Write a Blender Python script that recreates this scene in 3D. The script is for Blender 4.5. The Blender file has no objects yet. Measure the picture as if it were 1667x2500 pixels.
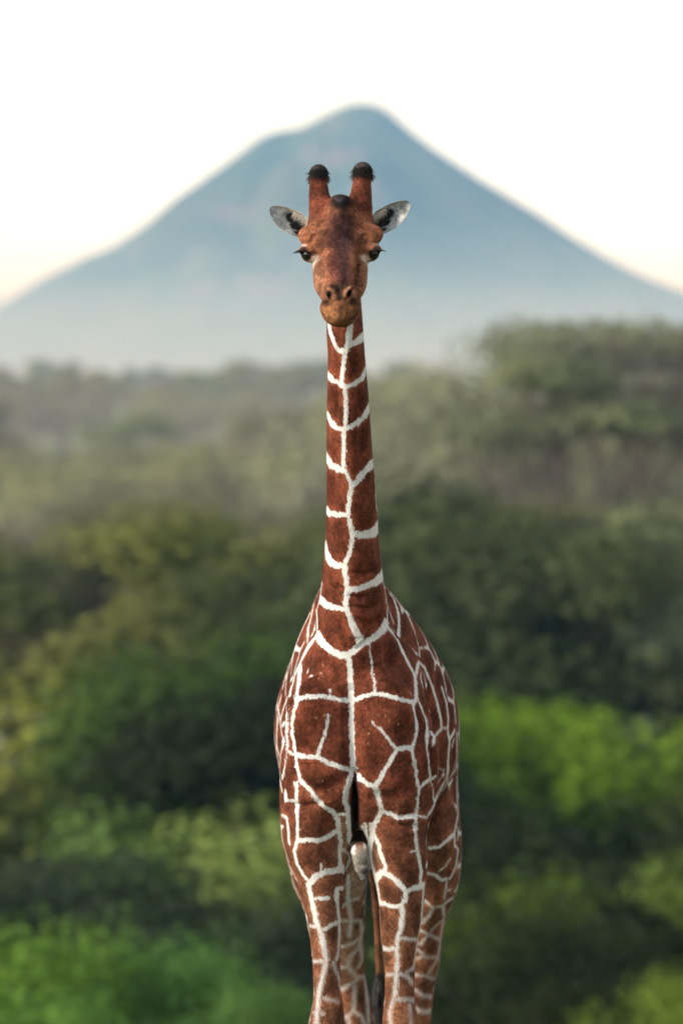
import bpy, bmesh, math, random
import numpy as np
from mathutils import Vector, Matrix, kdtree
from mathutils.bvhtree import BVHTree

scene = bpy.context.scene
COL = scene.collection
R = math.radians
rng = np.random.default_rng(7)
random.seed(7)

# ------------------------------------------------------------------ camera
CAM = np.array([0.0, -15.0, 4.0])
PITCH = R(2.65)
K = 1.88e-3 / 15.0                      # tangent per photograph pixel
W0, H0 = 1667.0, 2500.0
FWD = np.array([0.0, math.cos(PITCH), -math.sin(PITCH)])
UPV = np.array([0.0, math.sin(PITCH), math.cos(PITCH)])
cam_data = bpy.data.cameras.new('camera')
cam = bpy.data.objects.new('camera', cam_data)
COL.objects.link(cam)
cam.location = CAM
cam.rotation_euler = (R(90) - PITCH, 0, 0)
cam_data.sensor_fit = 'VERTICAL'
cam_data.sensor_height = 36.0
cam_data.sensor_width = 24.0
cam_data.lens = 36.0 / (H0 * K)
cam_data.clip_start = 0.5
cam_data.clip_end = 30000.0
cam_data.dof.use_dof = True
cam_data.dof.focus_distance = 14.75
cam_data.dof.aperture_fstop = cam_data.lens / 1000.0 / 0.088
cam_data.dof.aperture_blades = 0
scene.camera = cam

# ------------------------------------------------------------------ sky and sun
SUN_DIR = np.array([-0.86, -0.42, 0.42])
SUN_DIR = SUN_DIR / np.linalg.norm(SUN_DIR)
world = bpy.data.worlds.new('World')
scene.world = world
world.use_nodes = True
wn = world.node_tree
wn.nodes.clear()
sky = wn.nodes.new('ShaderNodeTexSky')
sky.sky_type = 'NISHITA'
sky.sun_disc = False
sky.sun_elevation = math.asin(SUN_DIR[2])
sky.sun_rotation = math.atan2(SUN_DIR[0], SUN_DIR[1])
sky.air_density = 1.0
sky.dust_density = 0.8
sky.ozone_density = 1.0
hsv = wn.nodes.new('ShaderNodeHueSaturation')
hsv.inputs['Saturation'].default_value = 0.06       # thin white overcast
bg = wn.nodes.new('ShaderNodeBackground')
bg.inputs['Strength'].default_value = 0.088
wo = wn.nodes.new('ShaderNodeOutputWorld')
wn.links.new(sky.outputs[0], hsv.inputs['Color'])
wn.links.new(hsv.outputs[0], bg.inputs['Color'])
wn.links.new(bg.outputs[0], wo.inputs['Surface'])

sun_data = bpy.data.lights.new('sun', 'SUN')
sun_data.energy = 1.5
sun_data.angle = R(10)
sun_data.color = (1.0, 0.91, 0.78)
sun = bpy.data.objects.new('sun', sun_data)
COL.objects.link(sun)
sun.rotation_euler = Vector(SUN_DIR).to_track_quat('Z', 'Y').to_euler()

scene.view_settings.view_transform = 'Standard'
scene.view_settings.look = 'None'
scene.view_settings.gamma = 1.0
scene.view_settings.exposure = 1.85
scene.cycles.use_denoising = True
scene.cycles.max_bounces = 5
scene.cycles.diffuse_bounces = 3
scene.cycles.transmission_bounces = 3
scene.cycles.transparent_max_bounces = 8
scene.cycles.volume_bounces = 0


# ------------------------------------------------------------------ pixel helpers
def ray(px, py):
    px = np.asarray(px, float); py = np.asarray(py, float)
    d = FWD[None, :] + ((1250.0 - py) * K).reshape(-1, 1) * UPV[None, :]
    d[:, 0] += ((px - 833.5) * K).reshape(-1)
    return d


def P(px, py, Y):
    """point on the plane y = Y seen at photograph pixel (px, py)"""
    d = ray([px], [py])[0]
    t = (Y - CAM[1]) / d[1]
    return CAM + t * d


def Zof(py, Y):
    return P(833.5, py, Y)[2]


def Xof(px, Y):
    return P(px, 1250, Y)[0]


# ------------------------------------------------------------------ object helpers
def tag(o, label=None, cat=None, group=None, kind=None):
    if label: o['label'] = label
    if cat: o['category'] = cat
    if group: o['group'] = group
    if kind: o['kind'] = kind
    return o


def empty(name, loc=(0, 0, 0)):
    o = bpy.data.objects.new(name, None)
    o.location = loc
    o.empty_display_size = 0.2
    COL.objects.link(o)
    return o


def mesh_np(name, verts, faces, mat=None, smooth=True, quads=True):
    """fast mesh from numpy; faces (N,3) or (N,4)"""
    verts = np.asarray(verts, np.float32)
    faces = np.asarray(faces, np.int32)
    me = bpy.data.meshes.new(name)
    n = faces.shape[1]
    me.vertices.add(len(verts))
    me.vertices.foreach_set('co', verts.ravel())
    me.loops.add(faces.size)
    me.loops.foreach_set('vertex_index', faces.ravel())
    me.polygons.add(len(faces))
    me.polygons.foreach_set('loop_start', np.arange(0, faces.size, n, dtype=np.int32))
    if smooth:
        me.polygons.foreach_set('use_smooth', np.ones(len(faces), bool))
    me.update(calc_edges=True)
    if mat: me.materials.append(mat)
    return me


def link(name, me, parent=None):
    o = bpy.data.objects.new(name, me)
    COL.objects.link(o)
    if parent is not None: o.parent = parent
    return o


# ------------------------------------------------------------------ material helpers
class NT:
    def __init__(s, name):
        s.m = bpy.data.materials.new(name)
        s.m.use_nodes = True
        s.t = s.m.node_tree
        s.t.nodes.clear()
        s.out = s.n('ShaderNodeOutputMaterial')

    def n(s, typ, **kw):
        nd = s.t.nodes.new(typ)
        for k, v in kw.items(): setattr(nd, k, v)
        return nd

    def l(s, a, b):
        s.t.links.new(a, b)

    def math(s, op, a, b=None, c=None, clamp=False):
        nd = s.n('ShaderNodeMath', operation=op, use_clamp=clamp)
        for i, v in enumerate((a, b, c)):
            if v is None: continue
            if isinstance(v, (int, float)): nd.inputs[i].default_value = v
            else: s.l(v, nd.inputs[i])
        return nd.outputs[0]

    def mix(s, f, a, b, blend='MIX'):
        nd = s.n('ShaderNodeMix', data_type='RGBA', blend_type=blend)
        for sock, v in ((nd.inputs[0], f), (nd.inputs[6], a), (nd.inputs[7], b)):
            if isinstance(v, (int, float)): sock.default_value = v
            elif isinstance(v, (tuple, list)): sock.default_value = (*v[:3], 1)
            else: s.l(v, sock)
        return nd.outputs[2]

    def noise(s, vec, scale, detail=3, rough=0.55):
        nd = s.n('ShaderNodeTexNoise')
        nd.inputs['Scale'].default_value = scale
        nd.inputs['Detail'].default_value = detail
        nd.inputs['Roughness'].default_value = rough
        if vec is not None: s.l(vec, nd.inputs['Vector'])
        return nd.outputs[0]

    def map(s, vec, scale=(1, 1, 1)):
        nd = s.n('ShaderNodeMapping')
        nd.inputs['Scale'].default_value = scale
        s.l(vec, nd.inputs['Vector'])
        return nd.outputs[0]

    def smooth(s, v, a, b, lo=0.0, hi=1.0):
        nd = s.n('ShaderNodeMapRange', interpolation_type='SMOOTHSTEP')
        s.l(v, nd.inputs[0])
        for i, x in ((1, a), (2, b), (3, lo), (4, hi)): nd.inputs[i].default_value = x
        return nd.outputs[0]

    def attr(s, name):
        return s.n('ShaderNodeAttribute', attribute_name=name)

    def bsdf(s, color, rough=0.8, spec=0.3, **kw):
        b = s.n('ShaderNodeBsdfPrincipled')
        if isinstance(color, (tuple, list)): b.inputs['Base Color'].default_value = (*color[:3], 1)
        else: s.l(color, b.inputs['Base Color'])
        if isinstance(rough, (int, float)): b.inputs['Roughness'].default_value = rough
        else: s.l(rough, b.inputs['Roughness'])
        b.inputs['Specular IOR Level'].default_value = spec
        for k, v in kw.items(): b.inputs[k].default_value = v
        s.l(b.outputs[0], s.out.inputs[0])
        return b

    def bump(s, h, b, strength=0.3, dist=0.01):
        bp = s.n('ShaderNodeBump')
        bp.inputs['Strength'].default_value = strength
        bp.inputs['Distance'].default_value = dist
        s.l(h, bp.inputs['Height'])
        s.l(bp.outputs[0], b.inputs['Normal'])


# =================================================================== SETTING
from mathutils import noise as mnoise


def herm(xs, ys, q):
    xs = np.asarray(xs, float); ys = np.asarray(ys, float); q = np.asarray(q, float)
    h = np.diff(xs); d = np.diff(ys) / h
    m = np.zeros_like(ys); m[0], m[-1] = d[0], d[-1]
    for i in range(1, len(xs) - 1):
        m[i] = 0 if d[i - 1] * d[i] <= 0 else 2 * d[i - 1] * d[i] / (d[i - 1] + d[i])
    i = np.clip(np.searchsorted(xs, q) - 1, 0, len(xs) - 2)
    t = np.clip((q - xs[i]) / h[i], 0, 1)
    return ((2*t**3 - 3*t**2 + 1) * ys[i] + (t**3 - 2*t**2 + t) * h[i] * m[i] + (-2*t**3 + 3*t**2) * ys[i+1] + (t**3 - t**2) * h[i] * m[i+1])


GY = [-400, -30, 2.2, 5, 12, 25, 40, 70, 85, 120, 180, 300, 480, 800, 1500, 7000]
GZ = [0, 0, 0, -.55, -2.3, -5.3, -8.5, -14.0, -14.6, -12.5, -10.5, -9.0, -8.0, -6.5, -7.0, -9.0]


def ground_z(x, y):
    z = float(herm(GY, GZ, [y])[0])
    w = min(1.0, max(0.0, (abs(y - 0) - 4) / 30))
    return z + w * 0.7 * mnoise.noise(Vector((x * .02, y * .02, 3.1))) + w * .18 * mnoise.noise(Vector((x * .11, y * .11, 1.7)))


def axis_pts(lo, hi, n, near):
    a = np.linspace(-1, 1, n)
    s = np.sign(a) * (np.expm1(np.abs(a) * 5.2) / np.expm1(5.2))
    return np.where(s < 0, -s * lo, s * hi) if near else s


gx = axis_pts(-3500, 3500, 121, True)
gyp = np.concatenate([-np.expm1(np.linspace(4.6, 0, 22)) * 3.0, np.expm1(np.linspace(0, 6.56, 140))[1:] * 6.0])
gyp = gyp[(gyp > -320) & (gyp < 4250)]
XX, YY = np.meshgrid(gx, gyp, indexing='ij')
gvv = np.array([(x, y, ground_z(x, y)) for x, y in zip(XX.ravel(), YY.ravel())])
ny = len(gyp)
ii = np.arange((len(gx) - 1) * ny).reshape(len(gx) - 1, ny)[:, :-1].ravel()
gf = np.stack([ii, ii + ny, ii + ny + 1, ii + 1], 1)

m = NT('savanna_ground')
tc = m.n('ShaderNodeNewGeometry').outputs['Position']
n1 = m.noise(tc, .09, 5, .6); n2 = m.noise(tc, .7, 5, .65); n3 = m.noise(tc, 7.0, 4, .6)
c = m.mix(m.smooth(n1, .38, .62), (.055, .085, .018), (.105, .115, .032))
c = m.mix(m.smooth(n2, .45, .7), c, (.16, .15, .055))
c = m.mix(m.math('MULTIPLY', n3, .6), c, (.05, .062, .018))
b = m.bsdf(c, .95, .1)
m.bump(n3, b, .6, .08)
ground = link('ground', mesh_np('ground', gvv, gf, m.m))
tag(ground, kind='structure')

# ---- the mountain
SKY_LINE = [(-900, 905), (-600, 880), (-300, 830), (-120, 790), (0, 748), (106, 680), (213, 627), (276, 602), (351, 553), (425, 489), (500, 436), (574, 383), (638, 334), (680, 320), (734, 314), (776, 289),
            (840, 259), (870, 252), (904, 253), (936, 266), (999, 319), (1063, 367), (1169, 436), (1276, 500), (1329, 532), (1382, 569), (1488, 633), (1573, 675), (1667, 712), (1850, 790), (2100, 850), (2500, 905)]
HD = 3300.0
hx = (np.array([p[0] for p in SKY_LINE]) - 833.5) * K * HD
hz = 4.0 + (881 - np.array([p[1] for p in SKY_LINE])) * K * HD
us = np.linspace(hx[0], hx[-1], 260)
vs = np.concatenate([np.linspace(-1, 0, 70), np.linspace(0, 1, 30)[1:]])
hv = []
for u in us:
    top = float(np.interp(u, hx, hz))
    for v in vs:
        a = abs(v)
        prof = (1 - a)**1.15 if v < 0 else (1 - a**1.5)
        h = -12 + (top + 12) * prof
        g = mnoise.fractal(Vector((u * .0075 + 5, v * 1.6, .3)), .9, 2.1, 5) * 60 + mnoise.fractal(Vector((u * .03, v * 7, 2.3)), .9, 2.1, 4) * 14
        h += g * min(1, a * 4) * (1 - a) * (top + 12) / 275
        hv.append((u, HD - 15 + v * (700 if v < 0 else 800), h))
hv = np.array(hv)
nv = len(vs)
ii = np.arange((len(us) - 1) * nv).reshape(len(us) - 1, nv)[:, :-1].ravel()
m = NT('mountain_scrub')
tc = m.n('ShaderNodeNewGeometry').outputs['Position']
n0 = m.noise(tc, .0065, 5, .6); n1 = m.noise(m.map(tc, (1, 1, .35)), .022, 6, .65); n2 = m.noise(tc, .05, 5, .7)
c = m.mix(m.smooth(n0, .42, .60), (.018, .036, .016), (.075, .080, .036))
c = m.mix(m.smooth(n1, .55, .70), c, (.20, .105, .13))
c = m.mix(m.smooth(n2, .50, .66), c, (.016, .028, .012))
b = m.bsdf(c, .95, .1)
m.bump(n1, b, 1.0, 25.0)
mountain = link('mountain', mesh_np('mountain', hv, np.stack([ii, ii + nv, ii + nv + 1, ii + 1], 1), m.m))
tag(mountain, kind='structure')


# ---- foliage
def leaf_material(name):
    m = NT(name)
    oi = m.n('ShaderNodeObjectInfo')
    pos = m.n('ShaderNodeNewGeometry')
    n1 = m.noise(pos.outputs['Position'], .9, 3, .6)
    ri = m.attr('leaf_value').outputs['Fac']
    val = m.math('MULTIPLY', m.math('ADD', .45, m.math('MULTIPLY', n1, 1.1)), m.math('ADD', .65, m.math('MULTIPLY', ri, .7)))
    vv = m.n('ShaderNodeCombineXYZ')
    for i in range(3): m.l(val, vv.inputs[i])
    c = m.mix(1.0, oi.outputs['Color'], vv.outputs[0], 'MULTIPLY')
    d = m.n('ShaderNodeBsdfPrincipled')
    d.inputs['Roughness'].default_value = .6
    d.inputs['Specular IOR Level'].default_value = .07
    m.l(c, d.inputs['Base Color'])
    t = m.n('ShaderNodeBsdfTranslucent')
    m.l(m.mix(1.0, c, (1.0, 1.0, .55), 'MULTIPLY'), t.inputs['Color'])
    mx = m.n('ShaderNodeMixShader')
    mx.inputs[0].default_value = .3
    m.l(d.outputs[0], mx.inputs[1]); m.l(t.outputs[0], mx.inputs[2]); m.l(mx.outputs[0], m.out.inputs[0])
    return m.m
LEAF = leaf_material('leaf')
m = NT('bark')
tc = m.n('ShaderNodeNewGeometry').outputs['Position']
n1 = m.noise(m.map(tc, (6, 6, 1.2)), 1.0, 5, .65)
b = m.bsdf(m.mix(n1, (.045, .032, .024), (.14, .10, .075)), .9, .15)
m.bump(n1, b, .8, .05)
BARK = m.m


def tube(pts, radii, sides=8):
    pts = np.array(pts, float)
    v, f = [], []
    for i, p in enumerate(pts):
        d = pts[min(i + 1, len(pts) - 1)] - pts[max(i - 1, 0)]
        d /= np.linalg.norm(d) + 1e-9
        s1 = np.cross(d, (.37, .9, .21)); s1 /= np.linalg.norm(s1); s2 = np.cross(d, s1)
        for k in range(sides):
            a = 2 * math.pi * k / sides
            v.append(p + radii[i] * (math.cos(a) * s1 + math.sin(a) * s2))
    for i in range(len(pts) - 1):
        for k in range(sides):
            f.append((i*sides+k, i*sides+(k+1) % sides, (i+1)*sides+(k+1) % sides, (i+1)*sides+k))
    return np.array(v), np.array(f)


def join(parts):
    v, f, o = [], [], 0
    for a, b in parts:
        v.append(a); f.append(b + o); o += len(a)
    return np.concatenate(v), np.concatenate(f)


def limb(a, b, r0, r1, rg, wob=.12, n=7):
    a, b = np.array(a, float), np.array(b, float)
    L = np.linalg.norm(b - a)
    pts, rr = [], []
    o = rg.normal(0, wob * L, 3) * np.array([1, 1, .3])
    for i in range(n):
        t = i / (n - 1)
        pts.append(a + (b - a) * t + o * math.sin(math.pi * t) + rg.normal(0, wob * L * .12, 3) * (0 < i < n - 1))
        rr.append(r0 + (r1 - r0) * t)
    return pts, rr


def leaf_mesh(name, pads, count, size, rg, up=.5):
    """leaf sprays through the crown: thick near each pad's shell, with gaps"""
    pads = np.array(pads, float)
    vol = pads[:, 3] * pads[:, 4] * (pads[:, 5] + .2)
    pi = rg.choice(len(pads), count, p=vol / vol.sum())
    d = rg.normal(size=(count, 3)); d /= np.linalg.norm(d, axis=1, keepdims=True)
    r = rg.random(count)**.38
    lump = np.array([mnoise.noise(Vector((a[0] * 2.1 + k * 7.3, a[1] * 2.1, a[2] * 2.1))) for a, k in zip(d, pi)])
    r *= 1 + .38 * lump
    c = pads[pi, :3] + d * pads[pi, 3:6] * r[:, None]
    nrm_ = d * 1.0 + rg.normal(0, .38, (count, 3)) + np.array([0, 0, up])
    nrm_ /= np.linalg.norm(nrm_, axis=1, keepdims=True)
    s1 = np.cross(nrm_, rg.normal(size=(count, 3))); s1 /= np.linalg.norm(s1, axis=1, keepdims=True)
    s2 = np.cross(nrm_, s1)
    sz = size * rg.uniform(.55, 1.35, count)[:, None]
    pts = np.empty((count, 4, 3))
    pts[:, 0] = c - s1 * sz; pts[:, 1] = c - s2 * sz * .45; pts[:, 2] = c + s1 * sz; pts[:, 3] = c + s2 * sz * .45
    me = mesh_np(name, pts.reshape(-1, 3), np.arange(count * 4).reshape(-1, 4), LEAF, smooth=False)
    a = me.attributes.new('leaf_value', 'FLOAT', 'POINT')
    a.data.foreach_set('value', np.repeat(rg.random(count), 4).astype(np.float32))
    return me


def acacia_proto(seed, h, spread, npads, flat=.16, low=.5):
    rg = np.random.default_rng(seed)
    pads, parts = [], []
    fork = np.array([rg.normal(0, .06) * h, rg.normal(0, .03) * h, h * .36])
    p, r = limb((0, 0, -.5), fork, h * .028, h * .020, rg, .05)
    parts.append(tube(p, r))
    for k in range(npads):
        an = 2.4 * k + rg.uniform(-.4, .4)
        q = math.sqrt((k + .5) / npads)
        rad = spread * q * .78
        zz = h * (1 - flat * .5) - h * (1 - low) * q**1.5 * rg.uniform(.15, 1.0) - h * .04
        pr = spread * rg.uniform(.26, .42)
        c = np.array([math.cos(an) * rad, math.sin(an) * rad, zz])
        pads.append((*c, pr, pr, h * flat * rg.uniform(.35, .6)))
        p, r = limb(fork, c - np.array([0, 0, h * .03]), h * .012, h * .003, rg, .10)
        parts.append(tube(p, r, 6))
        for j in range(3):
            e = c + rg.normal(0, .5, 3) * np.array([pr, pr, h * .05])
            p, r = limb(p[4] if not isinstance(p, np.ndarray) else p[4], e, h * .004, h * .0015, rg, .08, 5)
            parts.append(tube(p, r, 5))
            p = [p[0]] * 7
    tv, tf = join(parts)
    return mesh_np('trunk', tv, tf, BARK), leaf_mesh('crown', pads, 11000, h * .013, rg, .9), h


def round_proto(seed, h, spread, npads, base=.35):
    rg = np.random.default_rng(seed)
    pads, parts = [], []
    fork = np.array([rg.normal(0, .03) * h, 0, h * base * .8])
    p, r = limb((0, 0, -.5), fork, h * .032, h * .024, rg, .05)
    parts.append(tube(p, r))
    for k in range(npads):
        d = rg.normal(size=3); d /= np.linalg.norm(d)
        c = np.array([d[0] * spread * .62, d[1] * spread * .62, h * (base + (1 - base) * .5) + d[2] * h * (1 - base) * .33])
        pr = spread * rg.uniform(.28, .48)
        pads.append((*c, pr, pr, pr * rg.uniform(.6, .85)))
        p, r = limb(fork, c, h * .012, h * .003, rg, .08)
        parts.append(tube(p, r, 6))
    tv, tf = join(parts)
    return mesh_np('trunk', tv, tf, BARK), leaf_mesh('crown', pads, 10000, h * .017, rg, .5), h


def bush_proto(seed, h, spread, npads):
    rg = np.random.default_rng(seed)
    pads, parts = [], []
    for k in range(npads):
        an = rg.uniform(0, 6.28); q = math.sqrt(rg.random()) * spread * .75
        hh = h * (1 - .55 * (q / spread)**2) * rg.uniform(.62, 1.0)
        pr = spread * rg.uniform(.24, .38)
        pads.append((math.cos(an) * q, math.sin(an) * q, hh - pr * .75, pr, pr, pr * .85))
        pads.append((math.cos(an) * q * 1.1, math.sin(an) * q * 1.1, hh * .35, pr, pr, hh * .38))
        p, r = limb((rg.normal(0, .1) * spread, rg.normal(0, .1) * spread, -.3), (math.cos(an) * q, math.sin(an) * q, hh * .8), h * .018, h * .005, rg, .1, 5)
        parts.append(tube(p, r, 5))
    tv, tf = join(parts)
    return mesh_np('stems', tv, tf, BARK), leaf_mesh('crown', pads, 9000, h * .022, rg, .4), h


AC = [acacia_proto(11, 17, 8.6, 17, .10, .62), acacia_proto(12, 12, 5.6, 12, .2, .42), acacia_proto(13, 10, 5.2, 11, .22, .35)]
RT = [round_proto(21, 10, 4.4, 16), round_proto(22, 8, 4.0, 14, .25), round_proto(23, 11, 4.0, 15, .3)]
BU = [bush_proto(31, 3.0, 2.3, 9), bush_proto(32, 2.2, 2.0, 8), bush_proto(33, 4.0, 2.6, 10)]


def true_h(pr):
    co = np.empty(len(pr[1].vertices) * 3, np.float32); pr[1].vertices.foreach_get('co', co)
    return (pr[0], pr[1], float(np.percentile(co[2::3], 99.3)))
AC, RT, BU = [true_h(q) for q in AC], [true_h(q) for q in RT], [true_h(q) for q in BU]


def plant(kind, name, px, d, top, color, label, cat='tree', group=None, wide=1.0, rot=None, height=None):
    proto = {'A': AC, 'R': RT, 'B': BU}[kind[0]][int(kind[1])]
    y = d - 15.0
    x = (px - 833.5) * K * d
    g = ground_z(x, y) - .05
    if height is None:
        ztop = 4.0 - (top - 881) * K * d
        height = ztop - g
    s = height / proto[2]
    o = empty(name, (x, y, g))
    o.rotation_euler = (0, 0, random.uniform(0, 6.28) if rot is None else rot)
    o.scale = (s * wide, s * wide, s)
    tag(o, label, cat, group)
    t = link('stems' if kind[0] == 'B' else 'trunk', proto[0], o)
    c = link('crown', proto[1], o)
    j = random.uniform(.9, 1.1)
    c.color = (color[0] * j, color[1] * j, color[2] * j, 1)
    return o


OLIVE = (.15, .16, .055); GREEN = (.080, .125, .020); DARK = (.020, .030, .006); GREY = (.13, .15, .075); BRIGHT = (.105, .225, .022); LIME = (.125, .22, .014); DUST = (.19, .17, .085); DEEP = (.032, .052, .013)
# the tall umbrella tree that rises before the mountain, and the ones beside it; leaf colours lightened to stand in for haze
plant('A0', 'acacia_tree', 1490, 122, 786, (.12, .14, .07), 'tall umbrella acacia whose flat crown rises against the mountain', wide=.78, rot=.6)
plant('A2', 'acacia_tree', 1085, 135, 900, (.21, .225, .12), 'pale spreading acacia beside the giraffe neck, next to the tall umbrella acacia', wide=1.0)
plant('A1', 'acacia_tree', 1640, 150, 905, (.18, .195, .13), 'grey-green acacia half hidden behind the tall umbrella acacia', wide=1.2)
plant('A2', 'acacia_tree', 1250, 140, 985, (.20, .205, .13), 'low haze-paled acacia under the crown of the tall umbrella acacia', wide=1.3)
plant('R0', 'leafy_tree', 1180, 108, 1190, (.070, .085, .034), 'dark-hearted leafy tree with a thick trunk under the tall umbrella acacia', wide=1.15)
plant('R2', 'leafy_tree', 1570, 112, 1290, (.17, .20, .10), 'dusty green leafy tree in front of the grey-green acacia', wide=1.1)
plant('R1', 'leafy_tree', 1420, 120, 1230, (.10, .115, .035), 'mid-sized olive leafy tree between the dusty and the dark-hearted trees', wide=1.0)
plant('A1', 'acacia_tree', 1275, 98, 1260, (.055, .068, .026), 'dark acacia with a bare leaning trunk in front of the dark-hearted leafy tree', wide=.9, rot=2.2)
plant('R1', 'leafy_tree', 1010, 100, 1430, (.055, .075, .026), 'low dark leafy tree close behind the giraffe shoulder', wide=1.2)
plant('R2', 'leafy_tree', 1690, 98, 1480, (.14, .175, .10), 'pale grey-green leafy tree below the dusty green tree', wide=1.0)
plant('B2', 'leafy_shrub', 1480, 100, 1600, (.09, .115, .045), 'soft olive shrub behind the bright yellow-green shrub', 'shrub', wide=1.3)
plant('R1', 'leafy_shrub', 1235, 90, 1725, LIME, 'bright yellow-green shrub glowing in the open right of the giraffe', 'shrub', wide=1.0, rot=1.0)
plant('B2', 'leafy_shrub', 1400, 94, 1790, (.135, .22, .016), 'yellow-green shrub leaning against the brightest shrub', 'shrub', wide=1.1)
plant('B0', 'leafy_shrub', 1600, 96, 1830, BRIGHT, 'fresh green shrub standing apart beyond the yellow-green ones', 'shrub', wide=1.2)
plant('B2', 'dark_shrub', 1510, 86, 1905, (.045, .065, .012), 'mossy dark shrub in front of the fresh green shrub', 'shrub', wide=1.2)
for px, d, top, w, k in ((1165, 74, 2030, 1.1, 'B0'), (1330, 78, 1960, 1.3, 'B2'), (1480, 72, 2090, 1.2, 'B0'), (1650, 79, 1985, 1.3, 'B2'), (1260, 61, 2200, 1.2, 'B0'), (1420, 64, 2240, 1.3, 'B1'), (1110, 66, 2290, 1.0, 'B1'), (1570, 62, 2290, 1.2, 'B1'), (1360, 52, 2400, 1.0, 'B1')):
    plant(k, 'dark_shrub', px, d, top, DARK, 'dark shrub in the thicket below the yellow-green shrubs', 'shrub', 'dark thicket shrubs', wide=w)  # near-black green leaf colour for the whole thicket
plant('B1', 'leafy_shrub', 1175, 70, 2140, (.075, .12, .014), 'mossy green shrub peeping out of the dark thicket by the hind leg', 'shrub', wide=.8)
plant('B1', 'leafy_shrub', 1670, 50, 2400, (.11, .17, .02), 'small fresh green shrub in front of the dark thicket', 'shrub', wide=1.0)
# left half: pale canopies, then darker trees; light contrast put into leaf colours
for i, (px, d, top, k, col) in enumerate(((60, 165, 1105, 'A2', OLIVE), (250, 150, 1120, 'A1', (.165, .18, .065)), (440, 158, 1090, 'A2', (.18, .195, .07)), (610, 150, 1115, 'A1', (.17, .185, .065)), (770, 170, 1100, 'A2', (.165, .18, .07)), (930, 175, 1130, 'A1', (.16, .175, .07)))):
    plant(k, 'acacia_tree', px, d, top, col, 'acacia coloured as sunlit in the row of flat pale crowns across the valley', group='row of pale acacias', wide=1.3)
plant('R0', 'leafy_tree', 90, 122, 1300, (.075, .062, .026), 'brownish leafy tree in front of the pale acacias', wide=1.2)
plant('R2', 'leafy_tree', 330, 116, 1270, (.10, .11, .032), 'tall olive leafy tree between the brownish tree and the giraffe', wide=1.2)
plant('A1', 'acacia_tree', 560, 112, 1235, (.12, .135, .032), 'fresh olive acacia right behind the dark olive tree', wide=1.1)
plant('R1', 'leafy_tree', 690, 104, 1400, (.055, .066, .020), 'dark olive leafy tree close beside the giraffe neck', wide=1.1)
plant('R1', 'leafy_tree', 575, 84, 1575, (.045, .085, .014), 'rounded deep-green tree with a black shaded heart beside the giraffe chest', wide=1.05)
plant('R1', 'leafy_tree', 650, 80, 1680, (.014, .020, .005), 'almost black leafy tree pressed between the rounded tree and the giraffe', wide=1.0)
plant('R0', 'leafy_tree', 215, 100, 1500, (.10, .11, .028), 'shorter olive tree in front of the tall olive tree', wide=1.1)
plant('R1', 'leafy_tree', 60, 104, 1560, (.055, .048, .022), 'dull brown leafy tree at the foot of the brownish tree', wide=1.1)
plant('B2', 'leafy_shrub', 20, 94, 1660, (.21, .22, .14), 'silvery shrub below the dull brown tree', 'shrub', wide=1.1)
plant('B2', 'leafy_shrub', 300, 90, 1700, (.17, .19, .035), 'yellow-olive shrub in front of the shorter olive tree', 'shrub', wide=1.1)
plant('B0', 'leafy_shrub', 430, 82, 1860, BRIGHT, 'vivid green shrub beside the rounded deep-green tree', 'shrub', wide=.85)
plant('B2', 'leafy_shrub', 120, 86, 1850, (.11, .13, .028), 'olive green shrub beyond the vivid green shrub', 'shrub', wide=1.3)
plant('B0', 'leafy_shrub', 560, 76, 1985, (.20, .27, .07), 'light green shrub at the giraffe foreleg', 'shrub', wide=1.1)
plant('B2', 'leafy_shrub', 330, 78, 1990, (.105, .185, .045), 'green shrub next to the light one at the giraffe foreleg', 'shrub', wide=1.0)
for px, d, top, w in ((30, 72, 2080, 1.3), (200, 67, 2150, 1.2), (440, 69, 2130, 1.2), (640, 62, 2190, 1.0), (330, 62, 2240, 1.0)):
    plant('B0', 'dark_shrub', px, d, top, (.026, .040, .020), 'dark blue-green shrub standing in for the shadow behind the fresh foreground shrubs', 'shrub', 'blue-green shrubs', wide=w)  # dark leaf colour stands in for shadow behind the bright shrubs
for px, d, top, w, col in ((20, 50, 2290, 1.2, BRIGHT), (190, 47, 2250, 1.0, (.11, .21, .03)), (340, 52, 2330, 1.1, (.09, .22, .045)), (490, 48, 2290, .9, (.085, .19, .045)), (620, 46, 2400, 1.0, (.075, .15, .035)), (110, 42, 2430, 1.0, (.075, .165, .03))):
    plant('B1', 'leafy_shrub', px, d, top, col, 'fresh green shrub in the foreground row on the slope', 'shrub', 'fresh foreground shrubs', wide=w)
# hazy wood below the mountain, part of the haze put into pale leaf colours
rg2 = np.random.default_rng(5)
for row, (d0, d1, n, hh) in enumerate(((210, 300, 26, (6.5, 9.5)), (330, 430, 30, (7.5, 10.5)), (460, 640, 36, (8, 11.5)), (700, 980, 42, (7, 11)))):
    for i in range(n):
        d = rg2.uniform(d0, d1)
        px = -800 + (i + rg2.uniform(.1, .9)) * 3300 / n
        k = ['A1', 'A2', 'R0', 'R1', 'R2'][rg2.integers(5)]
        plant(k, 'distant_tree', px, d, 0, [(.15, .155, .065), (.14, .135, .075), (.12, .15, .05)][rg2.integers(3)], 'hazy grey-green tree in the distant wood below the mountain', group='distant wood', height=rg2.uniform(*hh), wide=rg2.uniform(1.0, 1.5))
# scattered scrub on the valley floor
for i in range(110):
    d = rg2.uniform(115, 320)
    px = rg2.uniform(-800, 2500)
    k = ['B0', 'B2', 'R1', 'R0'][rg2.integers(4)]
    plant(k, 'valley_shrub', px, d, 0, [OLIVE, GREY, DUST, GREEN, (.12, .155, .03), DEEP][rg2.integers(6)], 'blurred shrub scattered over the valley floor behind the giraffe', 'shrub', 'valley scrub', height=rg2.uniform(2.6, 6.0), wide=1.3)

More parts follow.
